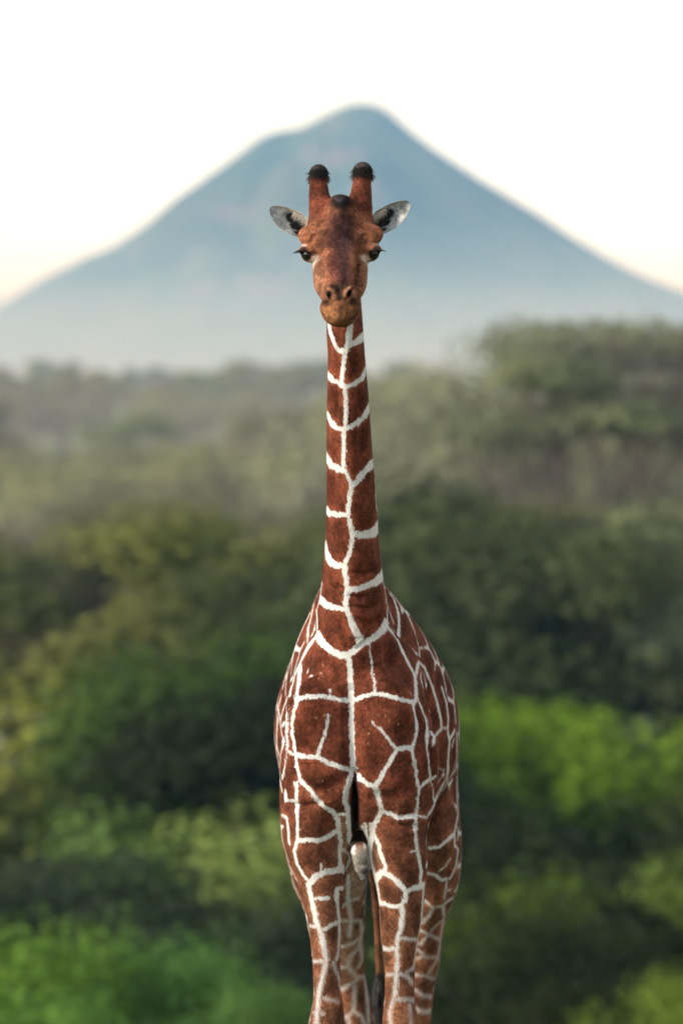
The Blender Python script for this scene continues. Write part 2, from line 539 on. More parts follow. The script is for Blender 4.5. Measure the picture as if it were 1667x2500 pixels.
# the woodland goes on to both sides
for i in range(64):
    side = -1 if i % 2 else 1
    d = rg2.uniform(62, 190)
    px = 833 + side * rg2.uniform(1000, 1900)
    k = ['R0', 'R1', 'R2', 'A1', 'A2', 'B2'][rg2.integers(6)]
    plant(k, 'valley_tree', px, d, 0, [OLIVE, GREEN, DEEP, (.10, .115, .035), (.05, .06, .02)][rg2.integers(5)], 'leafy tree of the woodland flanking the open valley', 'tree', 'flanking woodland', height=rg2.uniform(4, 6) if k == 'B2' or d < 85 else rg2.uniform(7, 12), wide=1.2)

# ---- haze in the air, and the low mist bank at the mountain's foot
def box_mesh(name, lo, hi):
    v = [(x, y, z) for x in (lo[0], hi[0]) for y in (lo[1], hi[1]) for z in (lo[2], hi[2])]
    f = [(0, 1, 3, 2), (4, 6, 7, 5), (0, 4, 5, 1), (2, 3, 7, 6), (0, 2, 6, 4), (1, 5, 7, 3)]
    return mesh_np(name, v, f, smooth=False)
def outward(me):
    b = bmesh.new(); b.from_mesh(me); bmesh.ops.recalc_face_normals(b, faces=b.faces[:]); b.to_mesh(me); b.free()
def volume_mat(name, color, dens, aniso=.2):
    m = bpy.data.materials.new(name); m.use_nodes = True
    t = m.node_tree; t.nodes.clear()
    o = t.nodes.new('ShaderNodeOutputMaterial'); p = t.nodes.new('ShaderNodeVolumePrincipled')
    p.inputs['Color'].default_value = (*color, 1); p.inputs['Density'].default_value = dens; p.inputs['Anisotropy'].default_value = aniso
    p.inputs['Absorption Color'].default_value = (1, 1, 1, 1)          # scatters, does not absorb
    t.links.new(p.outputs[0], o.inputs['Volume'])
    return m
hz_me = box_mesh('haze', (-3600, -330, -22), (3600, 4300, 300))
outward(hz_me)
hz_me.materials.append(volume_mat('haze_air', (.22, .55, 1.0), 2.2e-4))
tag(link('haze', hz_me), kind='stuff')
def mist(name, yc, half, z0, h, xw, color, dens, label):
    prof = [(q, (1 - q)**2.2) for q in np.linspace(0, 1, 14)]
    lp = [(yc - half * w - 2, z0 + h * q) for q, w in prof] + [(yc + half * w + 2, z0 + h * q) for q, w in reversed(prof)]
    nl = len(lp)
    mv = [(x, y, z) for x in (-xw, xw) for y, z in lp]
    mf = [(k, (k + 1) % nl, nl + (k + 1) % nl, nl + k) for k in range(nl)]
    mf += [(s_ + k, s_ + k + 1, s_ + nl - 2 - k, s_ + nl - 1 - k) for s_ in (0, nl) for k in range(nl // 2 - 1)]
    me = mesh_np(name, mv, mf)
    outward(me)
    me.materials.append(volume_mat('mist_air', color, dens))
    tag(link(name, me), label, 'mist', kind='stuff')
mist('mist_bank', 2150, 420, -14, 135, 3400, (.50, .76, 1.0), 3.8e-3, 'broad white mist bank lying at the foot of the mountain')
mist('valley_mist', 325, 22, -14, 26, 600, (1.0, .97, .92), 9.0e-3, 'thin mist drifting through the wood across the valley')
mist('valley_mist', 103, 6, -14, 30, 300, (1.0, .97, .92), 1.7e-2, 'faint mist hanging over the near side of the valley')


# =================================================================== GIRAFFE
def S(py, xl, xr, yf, yb):
    """station of an upright limb from its outline in the photograph and its depth in metres"""
    yc = 0.5 * (yf + yb)
    a = P(xl, py, yc); b = P(xr, py, yc)
    return (a[2], 0.5 * (a[0] + b[0]), 0.5 * (b[0] - a[0]), yc, 0.5 * (yb - yf))


def hermite(xs, ys, q):
    xs = np.asarray(xs, float); ys = np.asarray(ys, float)
    h = np.diff(xs); d = np.diff(ys) / h
    m = np.zeros_like(ys)
    m[0], m[-1] = d[0], d[-1]
    for i in range(1, len(xs) - 1):
        m[i] = 0 if d[i - 1] * d[i] < 0 else (d[i - 1] * h[i] + d[i] * h[i - 1]) / (h[i] + h[i - 1])
    i = np.clip(np.searchsorted(xs, q) - 1, 0, len(xs) - 2)
    t = (q - xs[i]) / h[i]
    return ((2 * t**3 - 3 * t**2 + 1) * ys[i] + (t**3 - 2 * t**2 + t) * h[i] * m[i]
            + (-2 * t**3 + 3 * t**2) * ys[i + 1] + (t**3 - t**2) * h[i] * m[i + 1])


class Loft:
    """elliptical sections strung along one axis: (s, c1, r1, c2, r2)"""
    def __init__(s, st, axis=2, k=0.04, op='u'):
        st = sorted(st)
        a = np.array(st)
        s.s0, s.s1 = a[0, 0], a[-1, 0]
        s.q = np.linspace(s.s0, s.s1, 400)
        s.tab = [hermite(a[:, 0], a[:, i], s.q) for i in range(1, 5)]
        s.axis, s.k, s.op = axis, k, op
        s.o = [i for i in (0, 1, 2) if i != axis]
        lo = np.zeros(3); hi = np.zeros(3)
        lo[axis], hi[axis] = s.s0, s.s1
        lo[s.o[0]], hi[s.o[0]] = (s.tab[0] - s.tab[1]).min(), (s.tab[0] + s.tab[1]).max()
        lo[s.o[1]], hi[s.o[1]] = (s.tab[2] - s.tab[3]).min(), (s.tab[2] + s.tab[3]).max()
        s.lo, s.hi = lo, hi

    def d(s, p):
        u = p[:, s.axis]
        c = np.clip(u, s.s0, s.s1)
        c1, r1, c2, r2 = (np.interp(c, s.q, t) for t in s.tab)
        a = p[:, s.o[0]] - c1; b = p[:, s.o[1]] - c2
        k0 = np.sqrt((a / r1)**2 + (b / r2)**2)
        k1 = np.sqrt((a / r1**2)**2 + (b / r2**2)**2) + 1e-9
        d = np.where(k0 > 0.05, k0 * (k0 - 1) / k1, -np.minimum(r1, r2))
        e = np.maximum(s.s0 - u, u - s.s1)
        return np.where((d > 0) & (e > 0), np.sqrt(np.maximum(d, 0)**2 + np.maximum(e, 0)**2), np.maximum(d, e))


class Ell:
    def __init__(s, c, r, rot=None, k=0.03, op='u'):
        s.c = np.asarray(c, float); s.r = np.asarray(r, float); s.k, s.op = k, op
        s.m = np.eye(3) if rot is None else np.array(rot)      # rows = local axes
        e = np.sqrt(((s.m * s.r[:, None])**2).sum(0))
        s.lo, s.hi = s.c - e, s.c + e

    def d(s, p):
        q = (p - s.c) @ s.m.T
        k0 = np.linalg.norm(q / s.r, axis=1)
        k1 = np.linalg.norm(q / s.r**2, axis=1) + 1e-9
        return np.where(k0 > 0.05, k0 * (k0 - 1) / k1, -s.r.min())


class Chain:
    def __init__(s, pts, k=0.03, op='u', flat=None):
        s.p = np.array([q[0] for q in pts], float); s.r = np.array([q[1] for q in pts], float)
        s.k, s.op = k, op
        s.lo = (s.p - s.r[:, None]).min(0); s.hi = (s.p + s.r[:, None]).max(0)

    def d(s, p):
        out = None
        for i in range(len(s.p) - 1):
            a, b = s.p[i], s.p[i + 1]
            ab = b - a
            t = np.clip(((p - a) @ ab) / (ab @ ab), 0, 1)
            d = np.linalg.norm(p - a - t[:, None] * ab, axis=1) - (s.r[i] + (s.r[i + 1] - s.r[i]) * t)
            out = d if out is None else np.minimum(out, d)
        return out


def smin(a, b, k):
    h = np.maximum(k - np.abs(a - b), 0) / k
    return np.minimum(a, b) - h * h * k * 0.25


def frame_from(zdir, up=(0, 0, 1)):
    z = np.asarray(zdir, float); z /= np.linalg.norm(z)
    x = np.cross(up, z); x /= np.linalg.norm(x)
    y = np.cross(z, x)
    return np.array([x, y, z])


prims = []
# ---- neck
prims.append(Loft([S(700, 803, 879, -.46, -.20), S(745, 800, 882, -.48, -.19), S(800, 797, 886, -.49, -.18), S(860, 800, 890, -.47, -.14),
                   S(976, 798, 900, -.40, -.05), S(1132, 797, 911, -.31, .08), S(1240, 797, 921, -.255, .18),
                   S(1317, 794, 924, -.21, .26), S(1395, 787, 933, -.17, .35), S(1463, 778, 944, -.135, .44),
                   S(1530, 765, 958, -.10, .50), S(1600, 748, 972, -.07, .55), S(1690, 735, 985, -.04, .58), S(1760, 740, 980, .0, .55)], k=.05))
# ---- shoulders / withers behind the neck
prims.append(Loft([S(1405, 800, 920, .25, .66), S(1440, 780, 945, .20, .78), S(1474, 766, 966, .16, .86), S(1513, 755, 982, .12, .92), S(1552, 741, 997, .10, .90),
                   S(1591, 728, 1012, .08, .82), S(1634, 716, 1028, .07, .74), S(1700, 706, 1041, .05, .66),
                   S(1800, 700, 1050, .04, .60), S(1950, 700, 1052, .06, .56), S(2040, 740, 1010, .14, .5)], k=.04))
# ---- chest front
prims.append(Loft([S(1560, 752, 972, -.04, .6), S(1640, 722, 1012, -.055, .6), S(1700, 708, 1036, -.075, .6), S(1780, 703, 1048, -.085, .6),
                   S(1850, 696, 1056, -.075, .55), S(1920, 692, 1060, -.05, .5), S(1985, 705, 1045, .0, .45), S(2050, 770, 985, .10, .40)], k=.04))
# pectoral swellings and shoulder points
prims.append(Ell(P(758, 1738, -.035), (.11, .075, .15), k=.10))
prims.append(Ell(P(944, 1735, -.035), (.125, .080, .15), k=.10))
prims.append(Ell(P(778, 1885, -.03), (.11, .06, .13), k=.12))
prims.append(Ell(P(945, 1890, -.03), (.12, .06, .13), k=.12))
prims.append(Ell(P(1028, 1845, .12), (.075, .12, .16), k=.05))
prims.append(Ell(P(722, 1845, .12), (.065, .12, .15), k=.05))
# ---- barrel
def SY(y, xl, xr, pymid, ztop, zbot):
    a = P(xl, pymid, y); b = P(xr, pymid, y)
    return (y, .5 * (a[0] + b[0]), .5 * (b[0] - a[0]), .5 * (ztop + zbot), .5 * (ztop - zbot))
prims.append(Loft([SY(.12, 750, 1000, 1800, 2.70, 1.98), SY(.4, 715, 1030, 1800, 2.95, 1.86), SY(.72, 688, 1088, 1820, 2.86, 1.74), SY(1.0, 671, 1119, 1820, 2.74, 1.66),
                   SY(1.3, 673, 1117, 1850, 2.64, 1.62), SY(1.6, 690, 1110, 1850, 2.54, 1.70), SY(1.85, 760, 1040, 1850, 2.40, 1.9)], axis=1, k=.03))
# ---- front legs
FL = [S(1760, 704, 850, .02, .42), S(1840, 694, 858, -.05, .45), S(1905, 688, 858, -.05, .46), S(1974, 684, 854, -.035, .44), S(2020, 686, 852, -.015, .42), S(2067, 695, 849, .0, .38), S(2105, 707, 847, .015, .345),
      S(2140, 721, 845, .03, .32), S(2203, 739, 839, .05, .28), S(2265, 752, 835, .065, .26), S(2300, 758, 832, .075, .245), S(2350, 763, 831, .08, .23),
      S(2400, 765, 831, .08, .22), S(2440, 765, 835, .075, .215), S(2500, 754, 843, .065, .22)]
zk, ck, rk = FL[-1][0], FL[-1][1], FL[-1][2]
def lower(zk, ck, rk, y, slim=1.0):
    return [(zk - .07, ck, rk * 1.0, y, .085), (zk - .16, ck, rk * .78, y + .005, .065), (.55, ck, .052 * slim, y + .01, .055), (.32, ck, .055 * slim, y + .01, .062),
            (.23, ck, .068 * slim, y, .075), (.15, ck, .058 * slim, y - .02, .065), (.10, ck, .072 * slim, y - .03, .085), (0.0, ck, .085 * slim, y - .05, .105)]
prims.append(Loft(FL + lower(zk, ck, rk, .145), k=.045))
FR = [S(1760, 882, 1046, .02, .42), S(1840, 876, 1056, -.05, .45), S(1905, 872, 1064, -.05, .46), S(1960, 876, 1060, -.04, .44), S(2000, 884, 1049, -.025, .42), S(2036, 892, 1043, -.01, .40), S(2085, 901, 1043, .0, .37),
      S(2130, 909, 1042, .02, .34), S(2203, 924, 1035, .045, .29), S(2265, 928, 1026, .06, .265), S(2300, 931, 1019, .07, .25), S(2350, 937, 1013, .08, .235),
      S(2400, 940, 1012, .08, .225), S(2440, 938, 1012, .075, .22), S(2500, 933, 1022, .065, .225)]
zk, ck, rk = FR[-1][0], FR[-1][1], FR[-1][2]
prims.append(Loft(FR + lower(zk, ck, rk, .15), k=.045))
# forearm muscle relief
prims.append(Ell(P(760, 2010, .04), (.055, .06, .17), k=.05))
prims.append(Ell(P(985, 2010, .04), (.075, .06, .17), k=.05))
# ---- hind legs
HR = [S(1800, 985, 1108, 1.15, 1.85), S(1880, 982, 1114, 1.12, 1.85), S(1950, 980, 1119, 1.10, 1.84), S(2005, 982, 1123, 1.10, 1.82), S(2067, 986, 1126, 1.12, 1.80),
      S(2130, 990, 1122, 1.18, 1.78), S(2192, 996, 1108, 1.26, 1.76), S(2234, 998, 1091, 1.34, 1.76), S(2300, 996, 1078, 1.44, 1.76), S(2350, 992, 1072, 1.50, 1.77),
      S(2400, 986, 1061, 1.55, 1.78), S(2450, 983, 1055, 1.59, 1.78), S(2500, 980, 1050, 1.62, 1.77)]
ck = HR[-1][1]
HLOW = lambda c: [(.50, c, .045, 1.69, .055), (.32, c, .048, 1.69, .056), (.23, c, .062, 1.68, .068), (.15, c, .055, 1.66, .062), (.10, c, .07, 1.65, .08), (0.0, c, .082, 1.63, .10)]
prims.append(Loft(HR + HLOW(ck), k=.06))
HL = [S(1800, 690, 800, 1.15, 1.85), S(1880, 688, 815, 1.12, 1.85), S(1950, 686, 830, 1.10, 1.84), S(2005, 687, 850, 1.10, 1.82), S(2067, 691, 875, 1.12, 1.80),
      S(2130, 709, 893, 1.18, 1.78), S(2165, 717, 895, 1.24, 1.76), S(2200, 733, 892, 1.30, 1.76), S(2240, 752, 891, 1.36, 1.76), S(2300, 780, 889, 1.44, 1.76), S(2350, 795, 889, 1.50, 1.77),
      S(2390, 806, 892, 1.55, 1.78), S(2430, 812, 901, 1.58, 1.78), S(2500, 822, 914, 1.62, 1.77)]
ck = HL[-1][1]
prims.append(Loft(HL + HLOW(ck), k=.06))
# sheath below the belly, and the base of the tail
prims.append(Chain([(P(884, 2082, .98), .055), (P(886, 2118, .96), .040), (P(886, 2142, .95), .016)], k=.04))
# ---- tail stem
TAIL = [(P(890, 1950, 1.80), .05), (P(898, 2060, 1.90), .032), (P(914, 2160, 1.93), .021), (P(922, 2270, 1.93), .018), (P(926, 2390, 1.92), .017)]
prims.append(Chain(TAIL, k=.03))
# ---- skin folds and the cleft between the forelegs
def groove(pts, r, k=.02):
    return Chain([(P(*q), r * s) for q, s in pts], k=k, op='s')
prims.append(groove([((864, 1880, -.105), .5), ((865, 1930, -.075), 1.3), ((869, 2000, -.02), 1.6), ((876, 2070, .03), 3.2), ((880, 2110, .08), 4.5)], .013, k=.045))
prims.append(groove([((838, 1990, -.05), .35), ((850, 2040, -.03), .8), ((860, 2100, -.005), .9)], .008, k=.022))
prims.append(groove([((826, 2000, -.055), .3), ((840, 2050, -.04), .8), ((852, 2110, -.02), .9)], .008, k=.022))
prims.append(groove([((878, 1975, -.06), .35), ((886, 2020, -.04), .8), ((892, 2090, -.02), .9)], .009, k=.022))
prims.append(groove([((897, 2005, -.055), .3), ((900, 2050, -.035), .7), ((899, 2095, -.015), .8)], .007, k=.02))
prims.append(Ell(P(866, 1995, -.01), (.012, .12, .21), rot=frame_from((.03, .25, 1)), k=.03, op='s'))
prims.append(Ell(P(876, 2070, .06), (.036, .16, .085), k=.03, op='s'))
prims.append(groove([((1040, 1668, .52), .5), ((1049, 1750, .50), 1.0), ((1057, 1850, .47), 1.1), ((1062, 1930, .42), 1.0), ((1050, 1995, .36), .8), ((1042, 2080, .32), .6)], .020, k=.035))
prims.append(groove([((704, 1690, .50), .5), ((699, 1760, .48), 1.0), ((692, 1850, .45), 1.0), ((686, 1915, .40), .7)], .018, k=.03))
prims.append(Ell(P(868, 1612, -.150), (.07, .036, .07), k=.08, op='s'))
prims.append(groove([((859, 1690, -.135), 1.0), ((860, 1780, -.142), 1.4), ((863, 1870, -.13), 1.4)], .022, k=.06))
prims.append(groove([((705, 1960, -.03), .4), ((760, 1968, -.085), .8), ((820, 1950, -.09), .4)], .012, k=.035))
prims.append(groove([((925, 1985, -.085), .5), ((985, 1990, -.085), .9), ((1040, 1975, -.02), .5)], .014, k=.035))
prims.append(groove([((1030, 1700, -.04), .4), ((1043, 1800, -.01), .9), ((1020, 1890, -.06), .9), ((985, 1930, -.10), .3)], .014, k=.045))
prims.append(groove([((712, 1720, -.04), .4), ((704, 1820, -.01), .8), ((722, 1890, -.055), .8), ((750, 1925, -.095), .3)], .013, k=.045))
# neck skin creases
for cy, x0, x1, yy in ((1462, 850, 935, -.13), (1492, 856, 938, -.112), (1528, 868, 925, -.092), (1432, 800, 835, -.15), (1405, 855, 915, -.165)):
    prims.append(groove([((x0, cy + 6, yy + .028), .3), ((.5 * (x0 + x1), cy, yy + .0), .8), ((x1, cy - 12, yy + .06), .3)], .006, k=.02))

# ---- head
HEADZ = Zof(800, -.45)
hp = []
hp.append(Loft([S(498, 803, 860, -.34, -.18), S(515, 785, 880, -.38, -.14), S(540, 762, 903, -.40, -.13), S(565, 754, 911, -.415, -.14), S(590, 752, 911, -.43, -.16), S(615, 759, 903, -.44, -.19),
                S(640, 763, 899, -.455, -.22), S(670, 764, 897, -.475, -.25), S(700, 767, 894, -.50, -.29), S(716, 774, 888, -.53, -.33), S(733, 787, 877, -.57, -.38), S(748, 797, 868, -.60, -.42)], k=.03))   # skull, cheeks, jaw
hp.append(Loft([S(492, 812, 850, -.39, -.25), S(515, 800, 862, -.415, -.25), S(545, 794, 868, -.44, -.25), S(580, 791, 871, -.47, -.25), S(620, 792, 868, -.515, -.28), S(660, 794, 863, -.565, -.3), S(690, 793, 862, -.605, -.34),
                S(715, 790, 868, -.645, -.4), S(735, 795, 866, -.67, -.45)], k=.03))          # forehead and nasal bridge
hp.append(Ell(P(830, 752, -.60), (.0885, .105, .066), rot=frame_from((0, .25, 1)), k=.025))     # muzzle
hp.append(Ell(P(831, 772, -.615), (.066, .085, .046), k=.03))                                   # lower lip
hp.append(Ell(P(806, 716, -.650), (.033, .042, .034), k=.03))                                    # nostril mounds
hp.append(Ell(P(851, 714, -.650), (.033, .042, .034), k=.03))
# cheek ridges
hp.append(Chain([(P(779, 650, -.425), .018), (P(785, 690, -.475), .016), (P(791, 722, -.53), .014)], k=.035))
hp.append(Chain([(P(883, 650, -.425), .018), (P(879, 690, -.475), .016), (P(873, 722, -.53), .014)], k=.035))
hp.append(Chain([(P(803, 600, -.465), .012), (P(801, 655, -.535), .012), (P(798, 700, -.592), .013)], k=.05))
hp.append(Chain([(P(857, 600, -.465), .012), (P(859, 655, -.535), .012), (P(862, 700, -.592), .013)], k=.05))
# brows
hp.append(Ell(P(770, 582, -.365), (.053, .080, .054), rot=frame_from((0.35, 0, 1)), k=.05))
hp.append(Ell(P(893, 579, -.365), (.053, .080, .054), rot=frame_from((-0.35, 0, 1)), k=.05))
# horns (ossicones)
hp.append(Chain([(P(792, 548, -.27), .068), (P(785, 512, -.255), .058), (P(779, 480, -.24), .047), (P(777.5, 450, -.225), .0405), (P(777.5, 432, -.217), .0415), (P(778, 424, -.213), .0425)], k=.045))
hp.append(Chain([(P(872, 545, -.27), .068), (P(877, 508, -.255), .059), (P(881, 476, -.24), .0485), (P(883.5, 446, -.225), .0405), (P(884.5, 428, -.217), .043), (P(885, 419, -.213), .0445)], k=.045))
# middle horn knob
hp.append(Ell(P(830, 508, -.36), (.040, .045, .050), k=.06))
hp.append(Ell(P(830, 500, -.35), (.043, .04, .034), k=.03))
# lids around the eyes
EYES = []
for sx, px, py in ((-1, 754.5, 621), (1, 906, 618.5)):
    c = P(px, py, -.372)
    gaze = np.array([sx * .62, -.78, -.05]); gaze /= np.linalg.norm(gaze)
    EYES.append((c, gaze, sx))
    fr = frame_from(gaze)
    hp.append(Ell(c - gaze * .004, (.042, .036, .031), rot=fr, k=.024))
    hp.append(Ell(c + gaze * .016 + np.array([0, 0, .019]), (.040, .020, .030), rot=fr, k=.016))   # upper lid
prims_sub = []
for c, gaze, sx in EYES:
    fr = frame_from(gaze)
    prims_sub.append(Ell(c + gaze * .036 - np.array([0, 0, .006]), (.020, .0185, .034), rot=fr, k=.008, op='s'))
# nostril openings, mouth line, wrinkles
for a, b in (((796, 707, -.69), (809, 729, -.70)), ((860, 705, -.69), (847, 728, -.70))):
    for dep in (-.70, -.685, -.665):
        prims_sub.append(Chain([(P(a[0], a[1], dep + .01), .0045), (P(.5 * (a[0] + b[0]), .5 * (a[1] + b[1]), dep), .0085), (P(b[0], b[1], dep), .0065)], k=.007, op='s'))
mouth = [(P(779, 752, -.60), .004), (P(792, 776, -.662), .004), (P(812, 787, -.69), .004), (P(831, 790, -.70), .004), (P(850, 787, -.69), .004), (P(868, 774, -.66), .004), (P(881, 752, -.60), .004)]
prims_sub.append(Chain(mouth, k=.006, op='s'))
ALL = prims + hp + prims_sub



def sdf(p, pad=.10):
    D = np.full(len(p), .5)
    for g in ALL:
        pd = pad if g.op == 'u' else .03
        m = np.all((p > g.lo - pd) & (p < g.hi + pd), axis=1)
        if not m.any(): continue
        d = g.d(p[m])
        if g.op == 'u': D[m] = smin(D[m], d, g.k)
        else: D[m] = -smin(-D[m], d, g.k)
    return D


def on_skin(pxpy):
    """where the ray through each photograph pixel meets the body"""
    q = np.array(pxpy, float)
    d = ray(q[:, 0], q[:, 1]); d /= np.linalg.norm(d, axis=1, keepdims=True)
    t = np.full(len(q), 13.9)
    for _ in range(70):
        f = sdf(CAM + d * t[:, None], .3)
        t += np.clip(f * .7, -.02, .12)
    return CAM + d * t[:, None]


# folds of skin: (radius, blend, [(px, py, strength)])
FOLDS = [
 (.016, .055, [(858, 1690, .6), (860, 1760, 1), (862, 1830, 1), (864, 1880, .9)]),                       # breastbone
 (.030, .040, [(1036, 1672, .4), (1046, 1730, .9), (1053, 1810, 1), (1060, 1880, 1), (1062, 1930, .9), (1051, 1990, .7), (1043, 2060, .5)]),   # behind the right shoulder
 (.024, .035, [(707, 1690, .4), (702, 1750, .9), (697, 1830, .9), (690, 1895, .6)]),
 (.012, .030, [(985, 1992, .4), (1010, 1988, .9), (1038, 1978, .9)]),                                    # elbow creases
 (.009, .025, [(960, 2012, .4), (1000, 2020, .9), (1035, 2012, .6)]),
 (.011, .030, [(700, 1962, .7), (735, 1972, .9), (780, 1962, .4)]),
 (.016, .060, [(1010, 1880, .4), (1000, 1920, .9), (960, 1950, .8), (920, 1945, .4)]),                   # below the breast
 (.015, .060, [(715, 1895, .4), (745, 1925, .9), (790, 1935, .8), (830, 1910, .4)]),
 (.014, .050, [(945, 1600, .4), (975, 1660, .8), (1000, 1720, .5)]),
 (.013, .050, [(760, 1590, .4), (735, 1650, .8), (722, 1710, .5)]),
 (.008, .020, [(852, 1455, .3), (890, 1458, .9), (925, 1447, .5)]), (.008, .020, [(856, 1480, .3), (895, 1486, .9), (932, 1470, .4)]), (.008, .020, [(868, 1512, .4), (900, 1522, .9), (925, 1510, .4)]),
 (.007, .018, [(798, 1430, .4), (818, 1436, .9), (838, 1436, .4)]), (.007, .018, [(858, 1398, .3), (890, 1402, .8), (920, 1392, .4)]), (.010, .025, [(828, 1520, .3), (850, 1580, .8), (868, 1588, .5), (900, 1560, .3)]),
 # neck cords
 (.010, .035, [(822, 860, .4), (822, 930, .9), (818, 1020, .5)]), (.010, .035, [(874, 900, .4), (882, 1000, .9), (888, 1100, .9), (890, 1200, .4)]), (.010, .035, [(815, 1120, .4), (812, 1200, .9), (810, 1270, .4)]),
 # face
 (.0055, .012, [(790, 742, .4), (801, 738, 1), (812, 744, .6)]), (.0055, .012, [(870, 740, .4), (859, 737, 1), (849, 744, .6)]),
 (.0055, .010, [(790, 750, .3), (803, 746, 1), (810, 756, .4)]), (.0055, .010, [(871, 748, .3), (856, 746, 1), (851, 756, .4)]),
 (.0050, .010, [(815, 686, .3), (818, 698, 1), (822, 711, .5)]), (.0050, .010, [(825, 686, .3), (827, 698, 1), (828, 712, .5)]), (.0050, .010, [(841, 688, .3), (838, 700, 1), (836, 711, .5)]), (.0050, .010, [(810, 690, .3), (812, 699, 1), (813, 706, .5)]), (.0050, .010, [(850, 690, .3), (847, 699, 1), (845, 706, .5)]),
 (.0080, .018, [(762, 582, .3), (771, 577, .9), (781, 588, .5)]), (.0080, .018, [(901, 579, .3), (892, 574, .9), (883, 586, .5)]),
 (.0070, .014, [(757, 593, .4), (766, 589, .9), (777, 599, .5)]), (.0070, .014, [(906, 590, .4), (898, 587, .9), (887, 597, .5)]),
 (.0110, .030, [(783, 600, .3), (790, 625, .9), (792, 660, .8), (790, 700, .6)]), (.0110, .030, [(877, 598, .3), (870, 625, .9), (869, 660, .8), (871, 700, .6)]),
 (.0080, .018, [(757, 556, .5), (772, 556, 1), (784, 545, .7)]), (.0080, .018, [(904, 552, .5), (890, 553, 1), (878, 541, .7)]),
 (.0080, .018, [(771, 680, .4), (775, 705, .9), (787, 730, .6)]), (.0080, .018, [(891, 680, .4), (888, 705, .9), (877, 730, .6)]),
 (.0060, .014, [(780, 650, .4), (779, 675, .9), (784, 700, .4)]), (.0060, .014, [(883, 650, .4), (884, 675, .9), (879, 700, .4)]),
 (.0060, .014, [(808, 735, .4), (831, 731, 1), (853, 734, .4)]),
]
_flat = [(a, b) for _, _, pp in FOLDS for a, b, _ in pp]
_hit = on_skin(_flat)
_i = 0
_new = []
for r_, k_, pp in FOLDS:
    _new.append(Chain([(_hit[_i + n] + np.array([0, -r_ * .35 * (1 - s_), 0]), r_ * s_) for n, (_, _, s_) in enumerate(pp)], k=k_, op='s'))
    _i += len(pp)
ALL += _new


def sdf_grad(p, f, e=.0012):
    o = np.empty_like(p)
    for i in range(3):
        q = p.copy(); q[:, i] += e
        o[:, i] = (sdf(q, .08) - f) / e
    return o


def project(p, it=3):
    for _ in range(it):
        f = sdf(p, .08)
        g = sdf_grad(p, f)
        n2 = np.maximum((g * g).sum(1), .05)
        step = (f / n2)[:, None] * g
        ln = np.linalg.norm(step, axis=1, keepdims=True)
        p = p - step * np.minimum(1, .012 / (ln + 1e-9))
    return p


def surface(h):
    lo = np.array([-.62, -.86, -.03]); hi = np.array([.82, 2.12, 4.98])
    B = 8
    nb = np.ceil((hi - lo) / (h * B)).astype(int)
    n = nb * B
    inside = np.zeros(n, bool)
    bi = np.stack(np.meshgrid(*[np.arange(k) for k in nb], indexing='ij'), -1).reshape(-1, 3)
    cen = lo + (bi + .5) * B * h
    fc = sdf(cen, pad=.3)
    half = B * h * .866
    near = np.abs(fc) < half * 1.7 + .02
    for b in bi[(~near) & (fc < 0)]:
        inside[b[0]*B:b[0]*B+B, b[1]*B:b[1]*B+B, b[2]*B:b[2]*B+B] = True
    loc = np.stack(np.meshgrid(*[np.arange(B)] * 3, indexing='ij'), -1).reshape(-1, 3)
    nbk = bi[near]
    CH = 600
    for i in range(0, len(nbk), CH):
        bb = nbk[i:i + CH]
        ii = (bb[:, None, :] * B + loc[None]).reshape(-1, 3)
        inside[ii[:, 0], ii[:, 1], ii[:, 2]] = sdf(lo + (ii + .5) * h) < 0
    # surface nets on the sign field
    c = np.zeros(n - 1, np.uint8)
    for dx in (0, 1):
        for dy in (0, 1):
            for dz in (0, 1):
                c += inside[dx:n[0]-1+dx, dy:n[1]-1+dy, dz:n[2]-1+dz]
    act = np.flatnonzero(((c > 0) & (c < 8)).ravel())
    dims = n - 1
    ijk = np.stack(np.unravel_index(act, dims), -1)
    verts = lo + (ijk + 1.0) * h
    quads = []
    st = np.array([dims[1] * dims[2], dims[2], 1])
    for ax in range(3):
        a = [slice(1, -1)] * 3; b = [slice(1, -1)] * 3
        a[ax] = slice(0, n[ax] - 1); b[ax] = slice(1, n[ax])
        ia = inside[tuple(a)]; ib = inside[tuple(b)]
        ch = np.argwhere(ia != ib)
        flip = ia[tuple(ch.T)]
        g = ch.copy()
        o1, o2 = [(1, 2), (2, 0), (0, 1)][ax]
        g[:, o1] += 1; g[:, o2] += 1
        base = g @ st
        q = np.stack([base - st[o1] - st[o2], base - st[o2], base, base - st[o1]], 1)
        q[~flip] = q[~flip][:, ::-1]
        quads.append(q)
    q = np.concatenate(quads)
    q = np.searchsorted(act, q)
    return verts, q


def refine(verts, quads, sel):
    q = quads[sel]
    e = np.concatenate([q[:, [0, 1]], q[:, [1, 2]], q[:, [2, 3]], q[:, [3, 0]]])
    e = np.sort(e, 1)
    ue, inv = np.unique(e, axis=0, return_inverse=True)
    inv = inv.reshape(-1)
    m = len(q)
    nv = len(verts)
    mid = nv + inv.reshape(4, m).T
    cen = nv + len(ue) + np.arange(m)
    newv = np.concatenate([verts, verts[ue].mean(1), verts[q].mean(1)])
    nq = np.concatenate([np.stack([q[:, i], mid[:, i], cen, mid[:, i - 1]], 1) for i in range(4)])
    return newv, np.concatenate([quads[~sel], nq])


H = .0092
gv, gq = surface(H)
gv = project(gv, 2)
